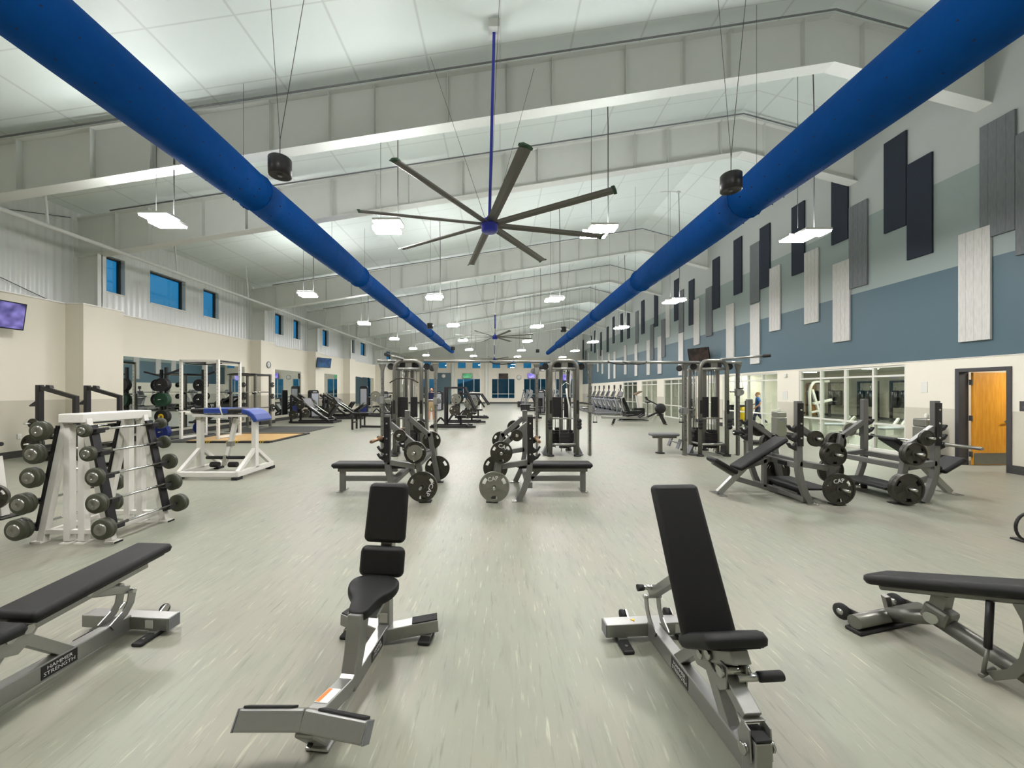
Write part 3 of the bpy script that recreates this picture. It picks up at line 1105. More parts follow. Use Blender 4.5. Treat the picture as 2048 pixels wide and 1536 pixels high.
clock('round clock with silver rim on the column beside the racks', (XL + 0.5, 18.62, 2.93), (1, 0, 0))
clock('white round clock on the end wall between windows', (2.35, YB, 3.25), (0, -1, 0), 0.3)
clock('white round clock on the blue wall pier at the far end', (-6.95, YB - 0.5, 3.4), (0, -1, 0), 0.26)
b = MB().span((-0.01, -0.1, -0.1), (0, 0.1, 0.1))
s = b.build('room_sign', 'doorframe', None, 0.004)
s.location = (XR, 7.33, 1.36)
tag(s, 'small dark room sign on the wall beside the orange door', 'sign')
for k in range(2):
    q = MB().span((-0.013, -0.05 + 0.02 * k, -0.02 - 0.02 * k), (-0.01, 0.05 - 0.02 * k, -0.01 - 0.02 * k)).build('raised_text_line', 'grey', s)
for (n, lb, p, sz) in (('hanging_notice', 'white paper notice on the wall between the glazed rooms', (XR, 13.55, 1.5), (0.012, 0.22, 0.3)),
                       ('mounted_strobe', 'small white strobe box high on the wall between the glazed rooms', (XR, 13.5, 2.2), (0.05, 0.13, 0.12)),
                       ('hanging_sheet', 'pale notice sheet on the wall above the dispenser by the orange door', (XR, 9.1, 1.75), (0.012, 0.14, 0.26)),
                       ('wall_outlet', 'white outlet plate low on the window wall by the black squat bench', (XL + 0.02, 9.35, 0.52), (0.02, 0.08, 0.12))):
    o = MB().box((0, 0, 0), sz).build(n, 'sticker', None, 0.003)
    o.location = (p[0] + (-sz[0] / 2 if p[0] > 0 else -sz[0] / 2 + 0.0), p[1], p[2])
    tag(o, lb, n.split('_')[1])
# ------------------------------------------------------------------ plates and bars
PM = {}


def plate_mesh(r, t, m, grip):
    key = (r, t, m, grip)
    if key in PM:
        return PM[key]
    seg = 48 if grip else 32
    rad = [0.027, 0.055, r * 0.42, r * 0.62, r * 0.84, r * 0.9, r] if r > 0.13 else [0.027, 0.05, r * 0.86, r]
    if r > 0.13:
        hh = [0.5, 0.26, 0.2, 0.2, 0.3, 0.5]
    else:
        hh = [0.5, 0.32, 0.5]
    n = len(rad) - 1

    def half(i, k):
        if i < 0 or i >= n:
            return 0.0
        a = (k % seg) / seg * 360
        if grip and i == 3:
            for c in (30, 150, 270):
                d = abs((a + 3.75 - c + 180) % 360 - 180)
                if d < 17:
                    return 0.0
        h = hh[i]
        if grip and i in (1, 2, 3):
            for c in (90, 210, 330):
                d = abs((a + 3.75 - c + 180) % 360 - 180)
                if d < 6 and c != 90:
                    h = 0.38
        return h * t
    bm = bmesh.new()
    vc = {}

    def vt(i, k, y):
        kk = (i, k % seg, round(y, 5))
        if kk not in vc:
            a = 2 * PI * (k % seg) / seg
            vc[kk] = bm.verts.new((rad[i] * math.cos(a), y, rad[i] * math.sin(a)))
        return vc[kk]

    def quad(*vs):
        try:
            bm.faces.new(vs)
        except ValueError:
            pass
    for i in range(n):
        for k in range(seg):
            h = half(i, k)
            if h <= 0:
                continue
            for s in (-1, 1):
                quad(vt(i, k, s * h), vt(i + 1, k, s * h), vt(i + 1, k + 1, s * h), vt(i, k + 1, s * h))
                for (ii, ka, kb, hn) in ((i, k, k + 1, half(i - 1, k)), (i + 1, k, k + 1, half(i + 1, k))):
                    if hn < h:
                        quad(vt(ii, ka, s * hn), vt(ii, kb, s * hn), vt(ii, kb, s * h), vt(ii, ka, s * h))
                for (kk, hn) in ((k, half(i, k - 1)), (k + 1, half(i, k + 1))):
                    if hn < h:
                        quad(vt(i, kk, s * hn), vt(i + 1, kk, s * hn), vt(i + 1, kk, s * h), vt(i, kk, s * h))
    bmesh.ops.recalc_face_normals(bm, faces=bm.faces)
    me = bpy.data.meshes.new('weight_plate')
    bm.to_mesh(me)
    bm.free()
    me.materials.append(M[m])
    PM[key] = me
    return me


PS = {'L': (0.225, 0.046, True), 'M': (0.165, 0.042, True), 'S': (0.115, 0.032, False), 'X': (0.088, 0.026, False), 'B': (0.225, 0.075, False)}
PNAME = {'L': 'large', 'M': 'medium', 'S': 'small', 'X': 'tiny', 'B': 'thick rubber'}
LETTERS = {}


def plate(size, loc, label, m='iron', rot=None, cap=None, group='weight plates', tilt=0.0):
    r, t, g = PS[size]
    o = bpy.data.objects.new('weight_plate', plate_mesh(r, t, m, g))
    COL.objects.link(o)
    o.location = loc
    o.rotation_euler = rot or (0, tilt, 0)
    tag(o, label, 'weight plate', group)
    if cap is not None:
        a = R(cap)
        mw = Matrix.Rotation(-a, 4, 'Y') @ Matrix.Translation((0, -t * 0.36, r * 0.52)) @ Matrix.Rotation(R(90), 4, 'X')
        if 'cap' in LETTERS:
            q = LETTERS['cap'].copy()
            COL.objects.link(q)
            q.parent = o
            q.matrix_local = mw
        else:
            q = text_mesh('raised_lettering', 'CAP', 0.085, 'letter', o, mw, 0.003)
            q.scale = (1.25, 1, 1)
            LETTERS['cap'] = q
    return o


def barbell(lb, c, length=2.13, sleeve=0.41, axis=(0, 1, 0), sm='bronze', group='olympic bars'):
    t = thing('barbell', lb, 'barbell', c, 0, group)
    a = V(axis)
    h = length / 2
    MB().cyl(-a * (h - sleeve), a * (h - sleeve), 0.014, seg=12).build('bar_shaft', 'chrome', t)
    for s in (-1, 1):
        MB().lathe(a * s * (h - sleeve - 0.02), a * s, [(0.014, 0), (0.036, 0.002), (0.036, 0.03), (0.025, 0.032), (0.025, sleeve), (0.02, sleeve + 0.02)], 16).build('sleeve', sm, t)
    return t


# ------------------------------------------------------------------ press stations
def press_station(lb, org, s, hy, top, flat, sname):
    """uprights at local x = 0 and y = +-hy; the bench points towards +x * s, weight pegs on the other side"""
    t = thing('bench_press_station', lb, 'weight bench', (org[0], org[1], 0), 0, 'press stations with weight pegs')

    def X(x):
        return x * s
    zb = top - 0.66 if not flat else 0.6
    for sd in (-1, 1):
        b = MB()
        y0, y1 = sd * hy - 0.035, sd * hy + 0.035
        b.ribbon([(X(0), top), (X(0), zb), (X(-0.005), 0.5), (X(-0.03), 0.36), (X(-0.09), 0.18), (X(-0.17), 0.01)], 0.085, y0, y1)
        up = b.build('upright', 'press', t, 0.006)
        b = MB().span((X(-0.04), sd * hy + sd * 0.037, zb + 0.0), (X(0.045), sd * hy + sd * 0.055, top - 0.03))
        b.build('wear_plate', 'black', up, 0.004)
        b = MB()
        for z in [top - 0.13, (top + zb) / 2, zb + 0.12]:
            b.cyl((X(0), sd * hy + sd * 0.05, z), (X(0), sd * hy + sd * 0.066, z), 0.013, seg=10)
        b.split('bolt', 'bolt', up)
        b = MB()
        for z in ((0.94, 0.79, 0.68) if flat else (1.12, 0.98, 0.86)):
            b.prism([(X(0.04), sd * hy - 0.03, z + 0.05), (X(0.04), sd * hy - 0.03, z - 0.07), (X(0.12), sd * hy - 0.03, z - 0.03), (X(0.165), sd * hy - 0.03, z + 0.035), (X(0.14), sd * hy - 0.03, z + 0.05), (X(0.112), sd * hy - 0.03, z + 0.006), (X(0.075), sd * hy - 0.03, z + 0.006)], (0, 0.06, 0))
        b.split('bar_hook', 'rubber', up, 0.006)
        MB().span((X(-0.27), y0 - 0.02, 0), (X(-0.1), y1 + 0.02, 0.014)).split('foot_plate', 'bolt', up)
        b = MB()
        b.ribbon([(X(-0.03), top - 0.14 if flat else top - 0.4), (X(-0.42), 0.84)], 0.085, y0, y1)
        b.ribbon([(X(0), 0.6), (X(-0.42), 0.53)], 0.08, y0, y1)
        b.split('side_brace', 'press', t, 0.006)
        MB().ribbon([(X(-0.40), 0.9), (X(-0.43), 0.78), (X(-0.455), 0.6), (X(-0.49), 0.4), (X(-0.53), 0.2), (X(-0.56), 0.01)], 0.085, y0, y1).build('peg_post', 'press', t, 0.006)
        MB().span((X(-0.66), y0 - 0.02, 0), (X(-0.48), y1 + 0.02, 0.014)).split('foot_plate', 'black', t)
        b = MB()
        for (x, z, ln) in ((-0.2, 1.01 if flat else 0.98, 0.13), (-0.43, 0.757, 0.2), (-0.535, 0.25, 0.2)):
            b.cyl((X(x), sd * (hy + 0.03), z), (X(x), sd * (hy + 0.04 + ln), z), 0.02, seg=12)
        b.split('weight_peg', 'chrome', t)
        if sd == -1:
            mw = Matrix.Translation((X(-0.23), -hy - 0.037, 0.995 if flat else 0.97)) @ Matrix.Rotation(R(90), 4, 'X')
            q = MB().box((0, 0, 0), (0.17, 0.06, 0.002)).build('name_plate', 'label', t)
            q.matrix_local = mw @ Matrix.Rotation(s * R(38), 4, 'Z')
            text_mesh('lettering', 'HAMMER\nSTRENGTH', 0.026, 'letter', q, Matrix.Translation((0, 0, 0.001)), 0.0005)
    b = MB()
    b.span((X(-0.46), -hy, 0.49), (X(-0.38), hy, 0.57))
    b.build('rear_crossbar', 'press', t, 0.006)
    if flat:
        MB().span((X(-0.06), -hy, 0.2), (X(0.04), hy, 0.29)).build('low_crossbar', 'press', t, 0.006)
        b = MB()
        b.bar((X(0.02), 0, 0.36), (X(1.0), 0, 0.36), 0.08, 0.07)
        b.bar((X(0.0), 0, 0.21), (X(0.93), 0, 0.21), 0.06, 0.085)
        b.bar((X(0.02), 0, 0.16), (X(0.2), 0, 0.35), 0.06, 0.07)
        b.build('bench_frame', 'press', t, 0.006)
        MB().bar((X(0.93), 0, 0.01), (X(0.93), 0, 0.38), 0.07, 0.085, (1, 0, 0)).split('leg', 'press', t, 0.006)
        MB().span((X(0.88), -0.14, 0), (X(0.98), 0.14, 0.015)).split('foot_plate', 'bolt', t)
        MB().span((X(-0.14), -0.12, 0.395), (X(1.04), 0.12, 0.412)).build('pad_board', 'rubber', t)
        MB().pad((X(0.44), 0, 0.445), (0.3, 1.26, 0.07), Matrix.Rotation(R(90), 4, 'Z'), 0.035).build('bench_pad', 'vinyl', t)
    else:
        MB().span((X(-0.04), -hy, 0.53), (X(0.04), hy, 0.61)).build('low_crossbar', 'press', t, 0.006)
        q = MB().box((X(0.01), -hy * 0.55, 0.57), (0.105, 0.16, 0.06)).build('name_plate', 'label', t)
        b = MB()
        b.bar((X(0.86), 0, 0.02), (X(0.42), 0, 0.46), 0.07, 0.09)
        b.split('leg', 'silver', t, 0.006)
        MB().span((X(0.8), -0.15, 0), (X(0.92), 0.15, 0.015)).split('foot_plate', 'bolt', t)
        b = MB()
        b.bar((X(0.6), 0, 0.26), (X(-0.1), 0, 0.06), 0.06, 0.08)
        b.bar((X(-0.1), -hy, 0.07), (X(-0.1), hy, 0.07), 0.06, 0.07)
        b.bar((X(0.12), 0, 0.12), (X(0.12), 0, 0.58), 0.06, 0.06, (1, 0, 0))
        b.bar((X(0.02), 0, 0.57), (X(0.45), 0, 0.43), 0.06, 0.07)
        b.build('bench_frame', 'press', t, 0.006)
        a = math.atan2(0.46, 0.72)
        rot = Matrix.Rotation(R(90), 4, 'Z') @ Matrix.Rotation(0, 4, 'X')
        # back pad rises towards the uprights
        d = V(X(-0.72), 0, 0.46).normalized()
        n_ = V(X(0.46), 0, 0.72).normalized()
        w_ = d.cross(n_)
        mrot = Matrix((w_, d, n_)).transposed().to_4x4()
        MB().pad(V(X(0.21), 0, 0.66), (0.3, 0.9, 0.075), mrot, 0.035).build('back_pad', 'vinyl', t)
        d2 = V(X(0.34), 0, 0.2).normalized()
        n2 = V(X(-0.2), 0, 0.34).normalized()
        w2 = d2.cross(n2)
        MB().pad(V(X(0.8), 0, 0.47), (0.3, 0.42, 0.075), Matrix((w2, d2, n2)).transposed().to_4x4(), 0.035).build('seat_pad', 'vinyl', t)
        MB().bar((X(0.62), 0, 0.30), (X(0.95), 0, 0.5), 0.06, 0.03).build('seat_bracket', 'press', t)
        b = MB()
        b.span((X(-0.12), -0.42, 0.17), (X(-0.62), 0.42, 0.2))
        st = b.build('spotter_step', 'rubber', t, 0.006)
        MB().span((X(-0.18), -0.36, 0.0), (X(-0.24), -0.3, 0.17)).span((X(-0.18), 0.3, 0.0), (X(-0.24), 0.36, 0.17)).span((X(-0.2), -0.36, 0.1), (X(-0.22), 0.36, 0.165)).build('step_bracket', 'black', st)
    # plates on the pegs
    sides = {-1: 'camera side', 1: 'far side'}
    return t


def load(org, s, hy, sd, x, z, sizes, sname, peg, flat=True, m='iron', cap=None):
    y = org[1] + sd * (hy + 0.05)
    for i, sz in enumerate(sizes):
        tk = PS[sz][1]
        mm = m[i] if isinstance(m, (list, tuple)) else m
        last = i == len(sizes) - 1
        lb = '%s %s plate, %s peg of the %s, %s' % (PNAME[sz], 'grey iron' if mm == 'greyiron' else 'dark iron', peg, sname,
                                                          ('camera side' if sd < 0 else 'far side') + ('' if len(sizes) == 1 else ', outer' if last else ', inner'))
        # the hole hangs on the peg: bore 27 mm over a 20 mm peg
        plate(sz, (org[0] + x * s, y + sd * tk * 0.5, z - 0.0055), lb, mm, cap=cap if (last and sd < 0) else None)
        y += sd * (tk + 0.004)


ST = [('flat press bench with its pad toward the window wall', (-1.69, 6.25), -1, 0.6, 1.31, True, 'window-side flat bench'),
      ('flat press bench with its pad toward the blue wall', (0.45, 6.25), 1, 0.6, 1.31, True, 'blue-side flat bench'),
      ('incline press bench with sloping pad toward the middle of the hall', (4.38, 6.05), -1, 0.54, 1.52, False, 'middle incline bench'),
      ('incline press bench with sloping pad toward the orange door', (6.45, 6.1), 1, 0.54, 1.52, False, 'door-side incline bench')]
for a in ST:
    press_station(*a)
o, s, hy, sn = ST[0][1], -1, 0.6, ST[0][6]
load(o, s, hy, -1, -0.535, 0.25, ['L'], sn, 'lowest', cap=-112)
load(o, s, hy, -1, -0.43, 0.757, ['M', 'S'], sn, 'middle', m=['iron', 'greyiron'])
load(o, s, hy, -1, -0.2, 1.01, ['X'], sn, 'upper')
load(o, s, hy, 1, -0.535, 0.25, ['L'], sn, 'lowest')
load(o, s, hy, 1, -0.43, 0.757, ['M'], sn, 'middle')
load(o, s, hy, 1, -0.2, 1.01, ['S'], sn, 'upper')
o, s, hy, sn = ST[1][1], 1, 0.6, ST[1][6]
load(o, s, hy, -1, -0.535, 0.25, ['L'], sn, 'lowest', m='greyiron', cap=10)
load(o, s, hy, -1, -0.43, 0.757, ['M'], sn, 'middle', cap=-20)
load(o, s, hy, -1, -0.2, 1.01, ['X'], sn, 'upper')
load(o, s, hy, 1, -0.535, 0.25, ['L', 'L'], sn, 'lowest', m=['iron', 'greyiron'])
load(o, s, hy, 1, -0.43, 0.757, ['M'], sn, 'middle')
load(o, s, hy, 1, -0.2, 1.01, ['S'], sn, 'upper')
o, s, hy, sn = ST[2][1], -1, 0.54, ST[2][6]
load(o, s, hy, -1, -0.535, 0.25, ['L'], sn, 'lowest', cap=8)
load(o, s, hy, -1, -0.43, 0.757, ['M', 'M'], sn, 'middle')
load(o, s, hy, -1, -0.2, 0.98, ['S'], sn, 'upper')
load(o, s, hy, 1, -0.535, 0.25, ['L', 'L'], sn, 'lowest')
load(o, s, hy, 1, -0.43, 0.757, ['M', 'M'], sn, 'middle')
load(o, s, hy, 1, -0.2, 0.98, ['S', 'S'], sn, 'upper')
o, s, hy, sn = ST[3][1], 1, 0.54, ST[3][6]
load(o, s, hy, -1, -0.535, 0.25, ['L', 'L'], sn, 'lowest')
load(o, s, hy, -1, -0.43, 0.757, ['M', 'M'], sn, 'middle')
load(o, s, hy, -1, -0.2, 0.98, ['S'], sn, 'upper')
load(o, s, hy, 1, -0.535, 0.25, ['L'], sn, 'lowest')
load(o, s, hy, 1, -0.43, 0.757, ['M', 'M'], sn, 'middle')
load(o, s, hy, 1, -0.2, 0.98, ['S'], sn, 'upper', m='greyiron')
barbell('bar with bronze sleeves racked on the window-side flat bench', (-1.69 - 0.094, 6.25, 0.961))
barbell('bar with bronze sleeves racked on the blue-side flat bench', (0.45 + 0.094, 6.25, 0.961))
barbell('bar racked across the door-side incline bench', (6.45 + 0.094, 6.15, 0.881), 2.13, 0.41, (0, 1, 0), 'steelbright')


# ------------------------------------------------------------------ adjustable bench (the two near ones)
def bench(lb, loc, rz, back_deg, seat_deg):
    t = thing('adjustable_bench', lb, 'weight bench', (loc[0], loc[1], 0), rz, 'adjustable benches near the camera')
    rc = MB().box((0, 0, 0.078), (0.63, 0.09, 0.085)).build('rear_crossbar', 'silver', t, 0.006)
    MB().box((-0.318, 0, 0.078), (0.008, 0.086, 0.082)).box((0.318, 0, 0.078), (0.008, 0.086, 0.082)).build('end_cap', 'grey', rc, 0.003)
    MB().box((0.18, -0.0465, 0.08), (0.055, 0.002, 0.055)).build('spec_sticker', 'sticker', rc)
    MB().lathe((-0.12, 0, 0.121), (0, 0, 1), [(0.018, 0), (0.018, 0.002), (0, 0.002)], 3).build('warning_sticker', 'yellow', rc)
    for sx in (-1, 1):
        f = MB().box((sx * 0.21, -0.06, 0.012), (0.075, 0.2, 0.024)).build('rubber_foot', 'rubber', t, 0.01)
        MB().box((sx * 0.21, -0.02, 0.03), (0.06, 0.09, 0.014)).cyl((sx * 0.21, -0.11, 0.024), (sx * 0.21, -0.11, 0.028), 0.01, seg=10).build('foot_bolt_plate', 'bolt', f)
        w = MB().lathe((sx * 0.16 - 0.015, 0.085, 0.108), (1, 0, 0), [(0.012, 0), (0.03, 0.001), (0.034, 0.006), (0.034, 0.024), (0.03, 0.03), (0.012, 0.031)], 20).build('transport_wheel', 'rubber', t)
        MB().prism([(sx * 0.16 + 0.018, 0.03, 0.1), (sx * 0.16 + 0.018, 0.085, 0.1), (sx * 0.16 + 0.018, 0.105, 0.13), (sx * 0.16 + 0.018, 0.075, 0.15), (sx * 0.16 + 0.018, 0.03, 0.12)], (0.008, 0, 0)).split('wheel_bracket', 'bolt', w)
    b = MB().ribbon([(-0.03, 0.08), (-0.93, 0.088)], 0.1, -0.036, 0.036, 'x')
    beam = b.build('main_beam', 'silver', t, 0.006)
    for sx in (-1, 1):
        q = MB().box((0, 0, 0), (0.17, 0.075, 0.002)).build('name_plate', 'label', beam)
        q.matrix_local = Matrix.Translation((sx * 0.0375, -0.43, 0.085)) @ Matrix.Rotation(sx * R(90), 4, 'Z') @ Matrix.Rotation(R(90), 4, 'X') @ Matrix.Rotation(-sx * R(0.5), 4, 'Z')
        text_mesh('lettering', 'HAMMER\nSTRENGTH', 0.03, 'letter', q, Matrix.Translation((0, 0, 0.001)), 0.0005)
    # front leg with clevis
    b = MB().box((0, -0.965, 0.115), (0.075, 0.085, 0.21))
    leg = b.build('front_leg', 'silver', t, 0.006)
    MB().box((0, -0.965, 0.226), (0.07, 0.08, 0.012)).build('cap', 'rubber', leg, 0.003)
    MB().box((0, -1.0, 0.03), (0.3, 0.09, 0.05)).build('front_foot', 'silver', leg, 0.006)
    for sx in (-1, 1):
        MB().box((sx * 0.13, -1.0, 0.005), (0.05, 0.1, 0.01)).split('rubber_foot', 'rubber', leg)
    b = MB()
    for sx in (-1, 1):
        b.prism([(sx * 0.046 - 0.004, -0.995, 0.13), (sx * 0.046 - 0.004, -0.93, 0.12), (sx * 0.046 - 0.004, -0.915, 0.2), (sx * 0.046 - 0.004, -0.94, 0.27), (sx * 0.046 - 0.004, -0.985, 0.26)], (0.008, 0, 0))
    b.box((0, -0.93, 0.265), (0.095, 0.05, 0.01))
    cl = b.build('clevis', 'silver', leg, 0.002)
    MB().cyl((-0.062, -0.965, 0.17), (0.062, -0.965, 0.17), 0.016, seg=10).cyl((-0.07, -0.965, 0.17), (-0.06, -0.965, 0.17), 0.024, seg=6).cyl((0.06, -0.965, 0.17), (0.07, -0.965, 0.17), 0.024, seg=6).split('bolt', 'bolt', cl)
    # struts up to the pivot
    MB().ribbon([(-0.935, 0.27), (-0.74, 0.37)], 0.05, -0.04, 0.04, 'x').build('seat_link', 'silver', t, 0.004)
    b = MB().ribbon([(-0.82, 0.1), (-0.635, 0.36)], 0.06, -0.03, 0.03, 'x').ribbon([(-0.36, 0.1), (-0.6, 0.35)], 0.055, -0.03, 0.03, 'x')
    b.split('pivot_strut', 'silver', t, 0.004)
    b = MB()
    for sx in (-1, 1):
        x = sx * 0.048 - 0.004
        b.prism([(x, -0.57, 0.31), (x, -0.53, 0.38), (x, -0.57, 0.43), (x, -0.64, 0.42), (x, -0.7, 0.36), (x, -0.77, 0.34), (x, -0.80, 0.42), (x, -0.845, 0.42), (x, -0.845, 0.32), (x, -0.80, 0.28), (x, -0.70, 0.30), (x, -0.62, 0.27)], (0.008, 0, 0))
    gus = b.build('pivot_gusset', 'silver', t, 0.002)
    b = MB()
    for y, z in ((-0.585, 0.385), (-0.82, 0.385)):
        b.cyl((-0.066, y, z), (0.066, y, z), 0.017, seg=10)
        for sx in (-1, 1):
            b.cyl((sx * 0.056, y, z), (sx * 0.07, y, z), 0.026, seg=6)
    b.split('bolt', 'bolt', gus)
    # rear adjusting ladder
    b = MB()
    for sx in (-1, 1):
        x = sx * 0.042 - 0.004
        b.ribbon([(-0.16, 0.12), (-0.08, 0.17), (-0.045, 0.22), (-0.035, 0.27), (-0.03, 0.3)], 0.05, x, x + 0.008, 'x')
    lad = b.build('adjusting_ladder', 'silver', t)
    MB().cyl((-0.06, -0.03, 0.295), (0.06, -0.03, 0.295), 0.014, seg=10).build('pin', 'bolt', lad)
    # backrest assembly, hinged at y -0.585 z 0.4
    a = R(back_deg)
    d, n_ = V(0, math.cos(a), math.sin(a)), V(0, -math.sin(a), math.cos(a))
    piv = V(0, -0.585, 0.395)
    mrot = Matrix((V(1, 0, 0), d, n_)).transposed().to_4x4()
    pad = MB().pad(piv + d * 0.37 + n_ * 0.065, (0.285, 0.8, 0.065), mrot, 0.032).build('back_pad', 'vinyl', t)
    MB().box(piv + d * 0.37 + n_ * 0.026, (0.2, 0.72, 0.014), mrot).build('pad_board', 'rubber', pad)
    bf = MB().box(piv + d * 0.34 + n_ * -0.013, (0.075, 0.66, 0.066), mrot).build('back_frame', 'silver', t, 0.006)
    b = MB()
    for sx in (-1, 1):
        b.cyl(piv + d * 0.3 + V(sx * 0.037, 0, 0), piv + d * 0.3 + V(sx * 0.05, 0, 0), 0.022, seg=6)
    b.split('bolt', 'bolt', bf)
    p1 = piv + d * 0.3 - n_ * 0.01
    p2 = V(0, -0.02, 0.3)
    ang = MB().bar(p1, p2 + (p1 - p2).normalized() * 0.02, 0.06, 0.05).build('support_arm', 'silver', t, 0.005)
    q = p2 + (p1 - p2) * 0.15 + V(0, 0.0, 0.03)
    MB().cyl(q, q + V(-0.09, 0, 0), 0.015, seg=12).build('release_pin', 'chrome', ang)
    MB().cyl(q + V(-0.085, 0, 0), q + V(-0.125, 0, 0), 0.019, 0.022, seg=12).build('pin_grip', 'rubber', ang)
    # seat
    a2 = R(seat_deg)
    d2, n2 = V(0, -math.cos(a2), math.sin(a2)), V(0, math.sin(a2), math.cos(a2))
    sp_ = V(0, -0.63, 0.33 if seat_deg > 10 else 0.37)
    mrot = Matrix((V(-1, 0, 0), d2, n2)).transposed().to_4x4()
    seat = MB().pad(sp_ + d2 * 0.16 + n2 * 0.06, (0.3, 0.31, 0.07), mrot, 0.032).build('seat_pad', 'vinyl', t)
    MB().box(sp_ + d2 * 0.17 + n2 * 0.03, (0.2, 0.25, 0.014), mrot).build('pad_board', 'rubber', seat)
    sf = MB().box(sp_ + d2 * 0.13 + n2 * -0.005, (0.09, 0.3, 0.055), mrot).build('seat_frame', 'silver', t, 0.005)
    c = sp_ + d2 * 0.2 - n2 * 0.085
    MB().cyl(c, c + V(0.12, 0, 0), 0.017, seg=12).build('handle_stem', 'chrome', sf)
    MB().cyl(c + V(0.1, 0, 0), c + V(0.22, 0, 0), 0.022, seg=14).build('handle_grip', 'rubber', sf, 0.006)
    b = MB()
    for u in (0.02, 0.1):
        for sx in (-1, 1):
            b.cyl(sp_ + d2 * u + V(sx * 0.045, 0, 0), sp_ + d2 * u + V(sx * 0.06, 0, 0), 0.022, seg=6)
    b.split('bolt', 'bolt', sf)
    return t


bench('black and silver adjustable bench laid nearly flat beside the barbell rack', (-2.575, 2.62), R(-4), 4.5, 2)
bench('black and silver adjustable bench with its backrest raised steeply', (1.02, 2.55), R(4), 63, 33)

# ------------------------------------------------------------------ utility bench in the middle
t = thing('utility_bench', 'black padded upright utility bench with short back and silver foot bar', 'weight bench', (-0.765, 2.55, 0), R(-6))
b = MB()
for sx in (-1, 1):
    b.bar((sx * 0.015, -0.045, 0.065), (sx * 0.335, 0.06, 0.085), 0.09, 0.08)
rb = b.build('rear_foot_bar', 'silver', t, 0.006)
for sx in (-1, 1):
    MB().bar((sx * 0.17, 0.008, 0.118), (sx * 0.33, 0.058, 0.128), 0.075, 0.008).build('tread_pad', 'rubber', rb, 0.003)
    MB().box((sx * 0.27, 0.0, 0.012), (0.085, 0.13, 0.024)).split('rubber_foot', 'rubber', t, 0.01)
    MB().box((sx * 0.27, 0.02, 0.032), (0.07, 0.08, 0.016)).split('foot_bracket', 'bolt', t)
b = MB().ribbon([(-0.03, 0.04), (-0.03, 0.47), (0.0, 0.56), (0.07, 0.9)], 0.07, -0.04, 0.04, 'x')
MB().box((0, -0.068, 0.17), (0.055, 0.003, 0.06)).build('spec_sticker', 'sticker', b.build('back_post', 'silver', t, 0.006))
b = MB().ribbon([(-0.90, 0.195), (-0.56, 0.105), (-0.50, 0.12), (-0.455, 0.22), (-0.405, 0.41)], 0.09, -0.04, 0.04, 'x', hs=[0.07, 0.075, 0.09, 0.1, 0.12])
mb = b.build('front_beam', 'silver', t, 0.006)
MB().box((0, -0.72, 0.186), (0.065, 0.13, 0.002), (R(-14.8), 0, 0)).build('instruction_sticker', 'sticker', mb)
MB().box((-0.02, -0.72, 0.188), (0.02, 0.12, 0.001), (R(-14.8), 0, 0)).build('orange_stripe', 'orange', mb)
b = MB().ribbon([(-0.04, 0.085), (-0.52, 0.085)], 0.08, -0.035, 0.035, 'x')
br = b.build('lower_brace', 'silver', t, 0.005)
for sx in (-1, 1):
    q = MB().box((0, 0, 0), (0.16, 0.06, 0.002)).build('name_plate', 'label', br)
    q.matrix_local = Matrix.Translation((sx * 0.0365, -0.24, 0.088)) @ Matrix.Rotation(sx * R(90), 4, 'Z') @ Matrix.Rotation(R(90), 4, 'X') @ Matrix.Rotation(0, 4, 'Z')
    text_mesh('lettering', 'HAMMER\nSTRENGTH', 0.025, 'letter', q, Matrix.Translation((0, 0, 0.001)), 0.0005)
b = MB()
for sx in (-1, 1):
    b.bar((0, -0.9, 0.225), (sx * 0.295, -0.92, 0.215), 0.07, 0.08, (0, 0.6, 0.8))
fb = b.build('front_foot_bar', 'silver', t, 0.008)
for sx in (-1, 1):
    MB().bar((sx * 0.06, -0.878, 0.259), (sx * 0.285, -0.893, 0.252), 0.055, 0.01, (0, 0.6, 0.8)).build('tread_pad', 'rubber', fb, 0.003)
    MB().bar((sx * 0.295, -0.92, 0.215), (sx * 0.302, -0.9205, 0.215), 0.072, 0.082, (0, 0.6, 0.8)).build('end_cap', 'grey', fb, 0.003)
b = MB().prism([(-0.045, -0.8, 0.01), (-0.045, -0.72, 0.01), (-0.045, -0.72, 0.13), (-0.045, -0.9, 0.18), (-0.045, -0.92, 0.16)], (0.09, 0, 0)).span((-0.06, -0.82, 0), (0.06, -0.7, 0.02))
ft = b.build('front_foot', 'silver', t, 0.01)
MB().cyl((0, -0.86, 0.085), (0, -0.872, 0.08), 0.012, seg=6).split('bolt', 'rubber', ft)
# seat: broad at the back, narrowing to a nose
pts = [(-0.15, -0.13), (-0.165, -0.22), (-0.14, -0.28), (-0.075, -0.33), (-0.065, -0.41), (-0.04, -0.445), (0.04, -0.445), (0.065, -0.41), (0.075, -0.33), (0.14, -0.28), (0.165, -0.22), (0.15, -0.13)]
b = MB()
sl = 0.16
rows = []
for zz, k in ((0.0, 0.92), (0.015, 1.0), (0.055, 1.0), (0.07, 0.93)):
    rows.append([b.bm.verts.new((p[0] * k, -0.28 + (p[1] + 0.28) * k, 0.40 + zz - (p[1] + 0.28) * -0.22)) for p in pts])
for A, B_ in zip(rows, rows[1:]):
    for i in range(len(A)):
        b.face([A[i], A[(i + 1) % len(A)], B_[(i + 1) % len(A)], B_[i]], True)
b.face(list(reversed(rows[0])))
b.face(rows[-1])
o = b.build('seat_pad', 'vinyl', t)
md = o.modifiers.new('soft', 'SUBSURF')
md.levels = md.render_levels = 2
MB().box((0, -0.27, 0.385), (0.18, 0.2, 0.02), (R(12), 0, 0)).build('seat_plate', 'silver', t)


